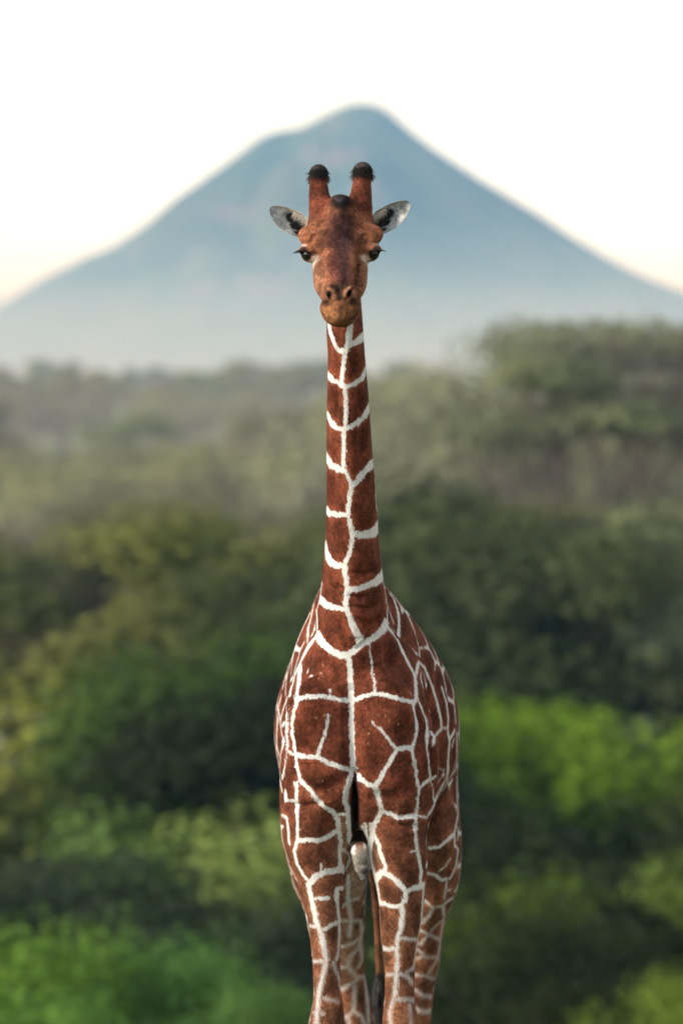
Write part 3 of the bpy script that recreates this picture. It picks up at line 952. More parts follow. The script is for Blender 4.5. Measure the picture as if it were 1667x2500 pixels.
# relax once so that the quads are even, then return to the surface
acc = np.zeros_like(gv); cnt = np.zeros(len(gv))
for i in range(4):
    for j in (1, 3):
        np.add.at(acc, gq[:, i], gv[gq[:, (i + j) % 4]]); np.add.at(cnt, gq[:, i], 1)
gv = project(.4 * gv + .6 * acc / np.maximum(cnt, 1)[:, None], 1)
sel = (gv[gq].mean(1)[:, 2] > Zof(815, -.5))
gv, gq = refine(gv, gq, sel)
newm = gv[:, 2] > Zof(830, -.5)
gv[newm] = project(gv[newm], 2)

# ------------------------------------------------------------------ coat: reticulated lines traced over the surface
ZA, ZB, ZC, ZD, ZE = (740, 780, .19560), (720, 1200, .19560), (650, 1540, .3125), (650, 1880, .3125), (650, 2140, .3125)
LINES = [
 (ZA, 90, [(600,10),(580,150),(570,260),(530,400)]), (ZA, 62, [(530,400),(505,520),(490,650),(475,760),(505,830),(525,900),(530,1050),(530,1200),(520,1340),(505,1420),(510,1550),(505,1700),(500,1840),(545,1930),(600,2050),(590,2150),(570,2300),(560,2360)]),
 (ZA, 60, [(300,0),(320,70),(335,150),(380,280),(430,370),(500,410)]), (ZA, 80, [(560,330),(650,285),(720,235),(765,190)]), (ZA, 75, [(315,700),(380,760),(450,790),(500,830)]),
 (ZA, 65, [(520,840),(600,820),(690,770),(750,710),(775,640)]), (ZA, 70, [(305,1190),(350,1290),(420,1350),(500,1380)]), (ZA, 75, [(510,1370),(600,1340),(700,1270),(780,1190),(818,1100)]),
 (ZA, 90, [(298,1730),(350,1820),(430,1860),(505,1880)]), (ZA, 85, [(600,2070),(680,2010),(760,1900),(830,1830),(885,1780)]), (ZA, 18, [(885,1900),(900,2100),(912,2350)]),
 (ZB, 65, [(700,0),(680,100),(665,200),(670,300),(690,420),(720,530),(710,640),(690,740),(650,840),(620,920)]), (ZB, 78, [(620,920),(620,1000),(640,1100),(650,1200),(650,1300),(625,1380),(640,1450),(680,1560),(710,1650)]), (ZB, 105, [(710,1650),(740,1720),(790,1800),(820,1870)]),
 (ZB, 75, [(388,220),(430,265),(520,285),(640,290)]), (ZB, 110, [(720,530),(820,545),(920,530),(1000,490),(1035,430)]), (ZB, 16, [(1035,430),(1038,350),(1018,200),(1004,50)]),
 (ZB, 90, [(385,700),(400,790),(440,870),(510,920),(600,920)]), (ZB, 90, [(650,1210),(760,1220),(880,1180),(1000,1130),(1080,1060),(1090,1030)]),
 (ZB, 25, [(335,1150),(320,1280),(310,1340)]), (ZB, 80, [(310,1340),(400,1420),(500,1450),(640,1470)]), (ZB, 25, [(305,1370),(270,1480),(280,1650),(275,1780)]),
 (ZB, 100, [(275,1780),(340,1880),(440,1980),(560,2040),(660,2040),(740,1980),(820,1900),(930,1860),(1040,1780),(1110,1700),(1150,1630)]),
 (ZB, 20, [(1100,1130),(1130,1280),(1155,1420),(1150,1550),(1150,1640)]), (ZB, 35, [(1150,1680),(1220,1770),(1280,1860),(1330,1990),(1400,2130),(1480,2270),(1500,2330)]),
 (ZB, 28, [(1185,1270),(1240,1360),(1285,1500),(1300,1650),(1290,1800)]), (ZB, 35, [(265,1800),(200,1880),(140,1960),(80,2100),(40,2230),(45,2350)]), (ZB, 22, [(232,1420),(205,1560),(165,1700),(158,1880)]),
 (ZB, 80, [(665,2060),(675,2150),(690,2250),(690,2352)]), (ZB, 22, [(930,1900),(935,2000),(955,2150),(970,2300)]),
 (ZC, 48, [(650,230),(655,350),(662,450)]), (ZC, 50, [(662,450),(665,550),(665,700),(665,850),(672,1000),(672,1080),(650,1180),(625,1260),(618,1340)]),
 (ZC, 40, [(240,530),(330,515),(420,510),(500,520),(580,540),(660,545)]), (ZC, 38, [(665,550),(740,520),(830,490),(900,495),(1000,520),(1090,545),(1150,560)]), (ZC, 18, [(495,465),(495,530)]), (ZC, 22, [(820,330),(845,400),(850,480)]),
 (ZC, 30, [(265,280),(255,380),(240,480),(245,540),(215,640),(195,740),(215,850),(235,970),(245,1070),(265,1160)]), (ZC, 38, [(265,1160),(330,1230),(400,1320),(430,1344)]), (ZC, 25, [(395,40),(340,110),(290,200),(250,280),(228,330),(205,420),(185,500)]),
 (ZC, 42, [(240,970),(320,985),(400,985),(480,1030),(570,1065),(660,1085)]), (ZC, 30, [(400,975),(420,910),(450,830),(475,740),(485,660)]),
 (ZC, 26, [(890,760),(930,820),(980,880),(1020,930)]), (ZC, 14, [(820,700),(850,740),(890,770)]), (ZC, 45, [(1020,930),(1080,915),(1140,915)]),
 (ZC, 42, [(1020,930),(970,1010),(920,1090),(870,1190),(840,1210)]), (ZC, 45, [(690,1110),(740,1160),(790,1200),(850,1215),(865,1270),(885,1344)]),
 (ZC, 26, [(1030,80),(1080,190),(1140,310),(1165,380),(1170,470),(1170,530),(1150,570),(1160,650),(1175,750),(1165,830),(1135,920),(1150,1010),(1170,1120),(1190,1230)]),
 (ZC, 18, [(1180,530),(1215,610),(1245,700),(1255,800),(1250,920),(1265,1040),(1280,1150)]), (ZC, 28, [(1190,1240),(1230,1190),(1280,1160),(1318,1140)]),
 (ZC, 20, [(1165,350),(1190,240),(1235,290),(1290,420),(1330,550),(1360,680),(1370,760)]), (ZC, 22, [(1285,790),(1310,830),(1370,760),(1410,760)]), (ZC, 18, [(1310,840),(1300,900)]),
 (ZC, 18, [(1370,445),(1405,560),(1420,680),(1415,780),(1430,860),(1420,1000),(1415,1130),(1360,1250),(1322,1330)]), (ZC, 22, [(1430,850),(1470,780)]), (ZC, 14, [(1486,800),(1488,950),(1478,1080),(1430,1150)]),
 (ZC, 16, [(118,510),(92,600),(110,700),(120,800),(135,860),(115,960),(110,1030)]), (ZC, 14, [(165,520),(130,620),(110,700)]), (ZC, 14, [(160,600),(158,760),(165,900),(150,1040),(128,1150)]),
 (ZC, 22, [(170,940),(210,965),(240,970)]), (ZC, 20, [(225,1190),(240,1260),(235,1344)]), (ZC, 25, [(150,1260),(160,1320),(220,1330)]),
 (ZD, 40, [(265,80),(330,140),(390,230),(460,290),(530,330),(560,400),(565,460)]), (ZD, 36, [(660,60),(620,150),(615,220),(635,290),(640,360),(650,450),(665,560),(678,640)]),
 (ZD, 42, [(565,460),(500,510),(420,550),(330,545),(250,550)]), (ZD, 36, [(565,470),(580,560),(575,650),(580,740),(600,780)]),
 (ZD, 28, [(240,100),(235,200),(240,320),(245,430),(245,540),(220,640),(240,730),(290,820),(335,880),(350,980),(370,1024)]), (ZD, 58, [(600,770),(520,790),(450,800),(390,830),(340,880)]), (ZD, 20, [(430,735),(430,790)]),
 (ZD, 30, [(570,345),(640,350)]), (ZD, 28, [(645,308),(690,300)]), (ZD, 38, [(690,30),(750,80),(800,120),(850,125),(880,220),(900,310),(870,380),(840,430),(825,500),(805,600),(815,700),(845,830)]),
 (ZD, 40, [(900,320),(970,340),(1030,375),(1100,365),(1170,355)]), (ZD, 24, [(1170,0),(1190,140),(1180,250),(1170,350)]), (ZD, 28, [(1170,350),(1160,450),(1170,560),(1190,680),(1210,790),(1200,900)]),
 (ZD, 38, [(840,510),(880,590),(900,680),(925,740),(930,800)]), (ZD, 16, [(1125,640),(1170,630)]), (ZD, 50, [(850,850),(900,800),(960,820),(1020,870),(1090,950),(1150,920),(1230,900)]), (ZD, 36, [(1090,950),(1090,1024)]),
 (ZD, 20, [(1170,355),(1250,370),(1300,300),(1330,200),(1370,120),(1410,60),(1420,0)]), (ZD, 10, [(1270,60),(1300,130),(1303,230)]), (ZD, 24, [(1190,150),(1250,90),(1298,60)]),
 (ZD, 14, [(1486,60),(1488,200),(1496,350),(1470,480),(1470,590),(1498,620),(1480,750),(1440,840),(1400,860)]), (ZD, 25, [(1270,610),(1350,600),(1410,550),(1465,500)]), (ZD, 28, [(1255,800),(1320,820),(1370,860),(1410,850)]),
 (ZD, 12, [(1350,790),(1400,750),(1435,690)]), (ZD, 14, [(1410,860),(1390,1000)]), (ZD, 15, [(1400,940),(1440,935)]), (ZD, 20, [(120,350),(160,370),(170,450),(180,570)]), (ZD, 26, [(148,195),(152,240),(215,245)]),
 (ZD, 14, [(175,740),(205,790),(240,860)]), (ZD, 14, [(190,830),(230,930),(262,1000)]), (ZD, 20, [(595,620),(640,650),(655,700),(620,770)]),
 (ZD, 36, [(548,1000),(552,930),(600,920)]), (ZD, 35, [(370,1005),(480,1000)]), (ZD, 28, [(690,480),(725,470),(760,440)]), (ZD, 22, [(775,420),(775,520),(770,600)]), (ZD, 22, [(815,420),(810,470)]),
 (ZE, 50, [(330,60),(350,150),(370,250),(390,360),(430,450),(450,560),(470,650)]), (ZE, 40, [(470,650),(440,780),(410,900),(400,1024),(390,1152)]), (ZE, 36, [(450,415),(510,380),(580,345)]), (ZE, 34, [(480,170),(390,170)]),
 (ZE, 25, [(560,100),(555,200),(570,340),(575,470),(560,620),(520,690)]), (ZE, 22, [(530,690),(570,800),(580,880)]), (ZE, 28, [(345,385),(395,390)]), (ZE, 28, [(370,665),(440,660)]), (ZE, 22, [(370,1060),(440,1070)]), (ZE, 22, [(450,950),(560,980)]),
 (ZE, 30, [(640,0),(640,200),(665,330),(650,460)]), (ZE, 28, [(600,230),(650,190),(720,170)]), (ZE, 26, [(590,350),(660,340),(740,350),(745,420)]), (ZE, 26, [(590,550),(680,520),(740,470),(762,400)]), (ZE, 28, [(740,480),(720,560),(660,620),(635,700)]),
 (ZE, 28, [(580,710),(640,710),(700,780),(765,790)]), (ZE, 26, [(738,550),(752,640),(722,700)]), (ZE, 28, [(590,880),(680,830),(720,800)]), (ZE, 26, [(690,860),(690,960),(680,1050),(640,1090)]), (ZE, 28, [(770,800),(790,950),(800,1152)]), (ZE, 26, [(680,1050),(750,1100),(770,1152)]), (ZE, 24, [(610,1110),(640,1090),(650,1152)]),
 (ZE, 36, [(880,200),(930,215),(1000,235),(1060,230),(1090,110)]), (ZE, 28, [(1070,100),(1150,100),(1230,85)]), (ZE, 44, [(1065,240),(1055,400),(1030,470)]), (ZE, 40, [(1030,470),(1020,560),(1020,700),(1010,850),(1000,960)]),
 (ZE, 32, [(1050,480),(1110,490),(1170,490)]), (ZE, 18, [(1228,100),(1210,350),(1180,500),(1160,650),(1150,720)]), (ZE, 28, [(1040,760),(1100,780),(1140,830)]), (ZE, 22, [(1090,755),(1150,710)]), (ZE, 34, [(915,560),(960,570),(1010,560)]), 
 (ZE, 30, [(1010,960),(1100,960),(1150,970)]), (ZE, 20, [(940,770),(1000,760)]), (ZE, 30, [(990,980),(960,1060),(970,1152)]), (ZE, 22, [(1120,1010),(1130,1152)]), (ZE, 30, [(862,60),(875,130),(885,200)]),
 (ZE, 22, [(1240,190),(1300,245),(1370,230),(1420,190),(1452,170)]), (ZE, 22, [(1300,250),(1270,310),(1215,360)]), (ZE, 16, [(1380,230),(1390,320),(1330,380),(1290,420)]), (ZE, 20, [(1200,420),(1260,450),(1350,490)]), (ZE, 18, [(1260,460),(1200,530)]),
 (ZE, 20, [(1180,570),(1220,600),(1240,630),(1340,630)]), (ZE, 18, [(1230,620),(1170,640)]), (ZE, 16, [(1340,640),(1290,720),(1260,770)]), (ZE, 20, [(1168,770),(1240,775),(1308,800)]), (ZE, 26, [(1168,890),(1220,930),(1288,940)]), (ZE, 40, [(1175,1040),(1230,1060),(1278,1050)]), (ZE, 16, [(1385,330),(1360,490),(1340,630)]),
]
# small pale marks inside the chest patches
SPECKS = [(ZC, 26, (430,330)), (ZC, 18, (410,370)), (ZC, 18, (445,265)), (ZC, 26, (385,680)), (ZC, 18, (450,660)), (ZC, 16, (555,880)), (ZC, 18, (910,265)), (ZC, 14, (960,340)), (ZC, 22, (870,660)), (ZC, 24, (930,665)),
          (ZC, 24, (1030,730)), (ZC, 20, (795,880)), (ZC, 18, (800,800)), (ZC, 20, (490,1240)), (ZC, 14, (440,1170)), (ZC, 14, (830,980)), (ZD, 16, (310,260)), (ZD, 14, (490,160)), (ZD, 14, (410,90)), (ZC, 18, (960,700)),
          (ZC, 14, (1120,1280)), (ZB, 30, (350,2170)), (ZB, 26, (320,2260)), (ZB, 22, (860,200)), (ZB, 22, (585,730))]

bvh = BVHTree.FromPolygons(gv.tolist(), gq.tolist())
cam_v = Vector(CAM)
smp_p, smp_w = [], []
def cast(px, py):
    d = ray([px], [py])[0]
    h = bvh.ray_cast(cam_v, Vector(d).normalized())
    return h
for (ox, oy, sc), wd, pts in LINES:
    pts = np.array(pts, float)
    seg = np.linalg.norm(np.diff(pts, axis=0), axis=1) * sc
    s = np.concatenate([[0], np.cumsum(seg)])
    n = max(3, int(s[-1] / 2.2))
    q = np.linspace(0, s[-1], n)
    xs = ox + np.interp(q, s, pts[:, 0]) * sc
    ys = oy + np.interp(q, s, pts[:, 1]) * sc
    dx = np.gradient(xs); dy = np.gradient(ys)
    for x, y, ax, ay in zip(xs, ys, dx, dy):
        loc, nor, _, dist = cast(x, y)
        if loc is None: continue
        f = max(.38, abs(nor.dot((loc - cam_v).normalized())))
        vert = abs(ay) / (abs(ax) + abs(ay) + 1e-9)
        hw = .41 * wd * sc * K * dist
        smp_p.append(loc); smp_w.append(hw * (1 + vert * (1 / f - 1)))
kd = kdtree.KDTree(len(smp_p))
for i, p in enumerate(smp_p): kd.insert(p, i)
kd.balance()
spk = []
for (ox, oy, sc), wd, (x, y) in SPECKS:
    loc, nor, _, dist = cast(ox + x * sc, oy + y * sc)
    if loc is not None: spk.append((np.array(loc), wd * sc * K * dist * .55))


def ramp(v, a, b):
    t = np.clip((v - a) / (b - a), 0, 1)
    return t * t * (3 - 2 * t)


def coat_fields(pts, normals):
    """signed distance (m) to the nearest pale line, and the speckle field"""
    n = len(pts)
    d = np.empty(n)
    for i in range(n):
        best = 9.0
        for co, j, dist in kd.find_n(pts[i], 4):
            v = dist - smp_w[j]
            if v < best: best = v
        d[i] = best
    return d


# which points face the photograph's side: there the traced lines hold, elsewhere an even net of patches
me_tmp = mesh_np('tmp', gv, gq)
nrm = np.empty(len(gv) * 3, np.float32)
me_tmp.vertex_normals.foreach_get('vector', nrm)
nrm = nrm.reshape(-1, 3).astype(float)
bpy.data.meshes.remove(me_tmp)
vis = np.zeros(len(gv), bool)
dirs = gv - CAM
dl = np.linalg.norm(dirs, axis=1)
dirs /= dl[:, None]
facing = -(nrm * dirs).sum(1)
for i in np.flatnonzero(facing > 0.0):
    h = bvh.ray_cast(cam_v, Vector(dirs[i]))
    if h[0] is not None and h[3] > dl[i] - .02: vis[i] = True
d_line = coat_fields(gv, nrm)
near = vis[gq].all(1) & (np.abs(d_line[gq]).min(1) < .024) & (gv[gq].mean(1)[:, 2] < Zof(830, -.5))
n_old = len(gv)
gv, gq = refine(gv, gq, near)
gv[n_old:] = project(gv[n_old:], 1)
vis = np.concatenate([vis, np.ones(len(gv) - n_old, bool)])
d_line = np.concatenate([d_line, coat_fields(gv[n_old:], None)])
me_tmp = mesh_np('tmp', gv, gq)
nrm = np.empty(len(gv) * 3, np.float32)
me_tmp.vertex_normals.foreach_get('vector', nrm)
nrm = nrm.reshape(-1, 3).astype(float)
bpy.data.meshes.remove(me_tmp)
# seeds of the hidden side
facing = -(nrm * ((gv - CAM) / np.linalg.norm(gv - CAM, axis=1, keepdims=True))).sum(1)
farl = vis & (facing < .45) & (d_line > .035) & (gv[:, 2] < 2.95)
order = rng.permutation(np.flatnonzero(((~vis) | farl) & (gv[:, 2] < HEADZ)))
seeds = []
skd_pts = []
cellmap = {}
for i in order[:60000]:
    p = gv[i]
    rad = .09 if p[2] < 1.35 else (.15 if p[2] < 2.9 else .13)
    key = tuple((p // .16).astype(int))
    ok = True
    for a in (-1, 0, 1):
        for b in (-1, 0, 1):
            for c in (-1, 0, 1):
                for q in cellmap.get((key[0] + a, key[1] + b, key[2] + c), ()):
                    if (q[0] - p[0])**2 + (q[1] - p[1])**2 + (q[2] - p[2])**2 < rad * rad: ok = False; break
                if not ok: break
            if not ok: break
        if not ok: break
    if ok:
        cellmap.setdefault(key, []).append(p); seeds.append(p)
kd2 = kdtree.KDTree(len(seeds))
for i, p in enumerate(seeds): kd2.insert(p, i)
kd2.balance()
for i in np.flatnonzero(~vis):
    (_, _, a), (_, _, b) = kd2.find_n(gv[i], 2)
    d_line[i] = min(d_line[i], .5 * (b - a) - .011)
for i in np.flatnonzero(vis & (facing < .5) & (gv[:, 2] < 2.95)):
    (_, _, a), (_, _, b) = kd2.find_n(gv[i], 2)
    w_ = min(1.0, max(0.0, (facing[i] - .22) / .25)) + min(1.0, max(0.0, (.030 - d_line[i]) / .02))
    d_line[i] = min(d_line[i], .5 * (b - a) - .009 + .03 * w_)
on_head = gv[:, 2] > Zof(795, -.50)
front_of_neck = gv[:, 1] < -.5
headm = ((gv[:, 2] > Zof(735, -.4)) | ((gv[:, 1] < -.515) & (gv[:, 2] > Zof(812, -.6))))
d_line[headm] = .2
# pale insides of the legs
spec_f = np.zeros(len(gv))
for c, r in spk:
    spec_f = np.maximum(spec_f, 1 - np.linalg.norm(gv - c, axis=1) / (r * 1.5))
spec_f = np.clip(spec_f, 0, 1)

# ---- base colour of the hair (linear)
def blob(px, py, Y, rx, ry=None, rz=None, soft=.6):
    c = P(px, py, Y)
    ry = ry or rx; rz = rz or rx
    q = np.linalg.norm((gv - c) / np.array([rx, ry, rz]), axis=1)
    return 1 - ramp(q, soft, 1.0 + (1 - soft) * .3)


def mixc(base, col, w):
    return base + (np.array(col) - base) * w[:, None]


BROWN = np.array([.185, .045, .0185])
tint = np.tile(BROWN, (len(gv), 1))
z = gv[:, 2]
nkm = ramp(z, 2.35, 2.9)
tint = mixc(tint, (.215, .051, .019), nkm * .8)
legm = 1 - ramp(z, 1.3, 2.25)
tint = mixc(tint, (.235, .092, .042), legm * .9)
# tan inner forelegs / armpits and pale belly, sheath, inner hind legs
inner = blob(842, 2075, .03, .055, .12, .18, .3) + blob(905, 2095, .02, .05, .12, .15, .3)
tint = mixc(tint, (.40, .235, .13), np.clip(inner, 0, 1) * .85)
tint = mixc(tint, (.17, .158, .142), blob(886, 2120, .95, .10, .20, .13, .6))
tint = mixc(tint, (.27, .21, .15), np.clip(blob(875, 2130, 1.35, .10, .22, .20, .4), 0, 1) * .8)  # tan of the inner hind leg, darkened for the shade it stands in
tint = mixc(tint, (.35, .22, .13), blob(862, 2300, 1.5, .12, .3, .28, .3) * .55)
tint = mixc(tint, (.05, .045, .045), np.maximum(blob(891, 2127, .92, .026, .12, .020, .5), blob(888, 2106, .92, .022, .12, .020, .4) * .7))
# shade inside the cleft, painted dark into the tint
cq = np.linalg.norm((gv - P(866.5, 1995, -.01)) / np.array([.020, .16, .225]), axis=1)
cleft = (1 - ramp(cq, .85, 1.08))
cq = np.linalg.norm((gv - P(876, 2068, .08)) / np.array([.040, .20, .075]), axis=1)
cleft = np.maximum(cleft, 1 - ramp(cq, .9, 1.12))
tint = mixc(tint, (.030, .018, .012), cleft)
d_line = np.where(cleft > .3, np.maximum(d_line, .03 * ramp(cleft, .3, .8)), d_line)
# head
hw = ramp(z, Zof(752, -.5), Zof(725, -.5))
face = np.maximum(hw, headm * 1.0)
tint = mixc(tint, (.31, .108, .048), face)
tint = mixc(tint, (.42, .185, .095), np.maximum(blob(770, 690, -.45, .055, .15, .13, .3), blob(891, 690, -.45, .05, .15, .12, .3)) * .8)
tint = mixc(tint, (.20, .050, .024), np.maximum(blob(783, 480, -.24, .11, .2, .17, .5), blob(879, 480, -.24, .11, .2, .17, .5)))
tint = mixc(tint, (.115, .040, .034), blob(831, 560, -.46, .095, .14, .15, .3) * .9)
tint = mixc(tint, (.165, .050, .038), blob(829, 650, -.56, .066, .12, .16, .4) * .9)
tint = mixc(tint, (.020, .013, .015), blob(839, 580, -.5, .060, .15, .17, .25) * .88)
tint = mixc(tint, (.026, .018, .020), blob(843, 665, -.58, .038, .12, .12, .2) * .75)
tint = mixc(tint, (.028, .018, .017), blob(830, 702, -.65, .080, .09, .036, .3) * .85)
tint = mixc(tint, (.11, .042, .022), np.maximum(blob(787, 590, -.44, .04, .08, .05, .2), blob(880, 588, -.44, .04, .08, .05, .2)) * .8)
# nostrils and muzzle
tint = mixc(tint, (.40, .16, .055), blob(831, 766, -.66, .10, .14, .062, .6))
tint = mixc(tint, (.09, .040, .024), np.maximum(blob(794, 739, -.65, .05, .11, .024, .3), blob(868, 737, -.65, .05, .11, .024, .3)) * .75)
tint = mixc(tint, (.12, .05, .03), blob(831, 765, -.71, .012, .06, .05, .2) * .6)
tint = mixc(tint, (.38, .17, .075), np.maximum(blob(804, 716, -.70, .034, .06, .036, .5), blob(852, 714, -.70, .034, .06, .036, .5)) * .9)
tint = mixc(tint, (.022, .016, .014), blob(829, 722, -.70, .020, .06, .030, .4))
tint = mixc(tint, (.008, .006, .006), np.maximum(blob(803.5, 719, -.69, .015, .06, .024, .5), blob(853, 717, -.69, .015, .06, .024, .5)))
for pts_ in (mouth,):
    for (A, _), (B_, _) in zip(pts_[:-1], pts_[1:]):
        t = np.clip(((gv - A) @ (B_ - A)) / ((B_ - A) @ (B_ - A)), 0, 1)
        w = 1 - ramp(np.linalg.norm(gv - A - t[:, None] * (B_ - A), axis=1), .004, .010)
        tint = mixc(tint, (.03, .018, .012), w * .9)
# horn caps and knob
def cap_zone(py0, py1, pxc):
    return ramp(z, Zof(py0, -.22), Zof(py1, -.22)) * (np.abs(gv[:, 0] - Xof(pxc, -.22)) < .08)
caps = np.maximum(cap_zone(449, 432, 778), cap_zone(446, 428, 885))
tint = mixc(tint, (.008, .007, .007), caps)
bald = np.maximum(cap_zone(418, 410, 778), cap_zone(413, 405, 885))
tint = mixc(tint, (.034, .029, .029), bald)
tint = mixc(tint, (.009, .008, .008), blob(831, 493, -.38, .058, .11, .052, .5))
tint = mixc(tint, (.036, .032, .033), blob(830, 486, -.38, .034, .08, .020, .5) * .7)
# eye surrounds
for c, gaze, sx in EYES:
    q = np.linalg.norm((gv - (c + np.array([-sx * .030, -.012, -.032]))) / np.array([.042, .06, .042]), axis=1)
    tint = mixc(tint, (.47, .41, .34), (1 - ramp(q, .3, 1.1)) * .9)
    q = np.linalg.norm((gv - (c + np.array([sx * .022, -.015, .036]))) / np.array([.018, .05, .012]), axis=1)
    tint = mixc(tint, (.42, .38, .33), (1 - ramp(q, .3, 1.0)) * .7)
    q = np.linalg.norm((gv - (c + gaze * .02 + np.array([0, 0, .005]))) / np.array([.033, .036, .038]), axis=1)
    tint = mixc(tint, (.02, .016, .015), 1 - ramp(q, .8, 1.08))
# pale throat beside the jaw, hooves
tint = mixc(tint, (.06, .045, .035), 1 - ramp(z, .09, .13))
sat = ramp(tint[:, 0] / (tint[:, 2] + 1e-4), 1.7, 3.2)
grey_ = tint.mean(1, keepdims=True)
tint = (tint + (grey_ - tint) * (.13 * sat)[:, None]) * (1 - (.46 - .10 * np.clip(face, 0, 1)) * sat)[:, None]
soft = .35 + .65 * (1 - ramp(z, 1.0, 1.6))

# ------------------------------------------------------------------ coat material (shared by skin and fur)
def coat_material():
    m = NT('giraffe_coat')
    pos = m.attr('root').outputs['Vector']
    d = m.attr('coat').outputs['Fac']
    sp = m.attr('speck').outputs['Fac']
    ti = m.attr('tint').outputs['Color']
    hs = m.map(pos, (120, 120, 40))
    n1 = m.noise(hs, 1.0, 2, .6)
    n2 = m.noise(pos, 55.0, 2, .5)
    jag = m.math('ADD', m.math('MULTIPLY', m.math('SUBTRACT', n1, .5), .026), m.math('MULTIPLY', m.math('SUBTRACT', n2, .5), .009))
    dd = m.math('ADD', d, jag)
    so = m.attr('softness').outputs['Fac']
    edge = m.math('ADD', .0028, m.math('MULTIPLY', so, .0075))
    fine = m.math('MULTIPLY', m.math('SUBTRACT', m.noise(m.map(pos, (300, 300, 110)), 1.0, 2, .6), .5), m.math('ADD', .006, m.math('MULTIPLY', so, .022)))
    line = m.math('DIVIDE', m.math('SUBTRACT', edge, m.math('ADD', dd, fine)), m.math('MULTIPLY', edge, 2.0), clamp=True)
    line = m.math('MULTIPLY', line, m.math('SUBTRACT', 1.0, m.math('MULTIPLY', so, .38)))
    n3 = m.noise(m.map(pos, (260, 260, 70)), 1.0, 3, .65)
    rnd = m.attr('rnd').outputs['Fac']
    n4 = m.noise(pos, 9.0, 3, .6)
    n5 = m.noise(pos, 230.0, 2, .6)
    sv = m.smooth(m.math('ADD', sp, m.math('MULTIPLY', m.math('SUBTRACT', n5, .5), 1.6)), .42, .72)
    rim = m.smooth(d, 0.0, .055, .80, 1.14)
    val = m.math('MULTIPLY', m.smooth(n3, .28, .72, .62, 1.38), m.smooth(n4, .30, .70, .50, 1.48))
    val = m.math('MULTIPLY', val, m.math('DIVIDE', 1.0, rim))
    val = m.math('MULTIPLY', val, m.smooth(n2, .33, .67, .76, 1.24))
    val = m.math('MULTIPLY', val, m.smooth(n5, .33, .67, .70, 1.30))
    val = m.math('MULTIPLY', val, m.math('ADD', .7, m.math('MULTIPLY', rnd, .6)))
    vv = m.n('ShaderNodeCombineXYZ')
    for i in range(3): m.l(val, vv.inputs[i])
    brown = m.mix(1.0, ti, vv.outputs[0], 'MULTIPLY')
    brown = m.mix(m.math('MULTIPLY', sv, .8), brown, (.52, .30, .20))
    wv = m.mix(m.smooth(n3, .3, .7), (.38, .385, .38), (.63, .64, .63))
    wv = m.mix(m.math('MULTIPLY', m.smooth(n5, .54, .72), .5), wv, (.45, .36, .30))
    col = m.mix(line, brown, wv)
    b = m.bsdf(col, .9, .06)
    n6 = m.noise(m.map(pos, (26, 26, 11)), 1.0, 1, .4)
    m.bump(m.math('ADD', m.math('MULTIPLY', n3, .012), n6), b, .5, .010)
    return m.m
COAT = coat_material()


def add_attrs(me, root, coat, speck, tintv, rnd=None):
    so = 1 - ramp(np.asarray(root)[:, 2], .95, 1.62)
    a = me.attributes.new('softness', 'FLOAT', 'POINT'); a.data.foreach_set('value', so.astype(np.float32))
    a = me.attributes.new('rnd', 'FLOAT', 'POINT'); a.data.foreach_set('value', (np.full(len(tintv), .5) if rnd is None else rnd).astype(np.float32))
    a = me.attributes.new('root', 'FLOAT_VECTOR', 'POINT'); a.data.foreach_set('vector', np.asarray(root, np.float32).ravel())
    a = me.attributes.new('coat', 'FLOAT', 'POINT'); a.data.foreach_set('value', np.asarray(coat, np.float32))
    a = me.attributes.new('speck', 'FLOAT', 'POINT'); a.data.foreach_set('value', np.asarray(speck, np.float32))
    c = np.ones((len(tintv), 4), np.float32); c[:, :3] = tintv
    a = me.attributes.new('tint', 'FLOAT_COLOR', 'POINT'); a.data.foreach_set('color', c.ravel())


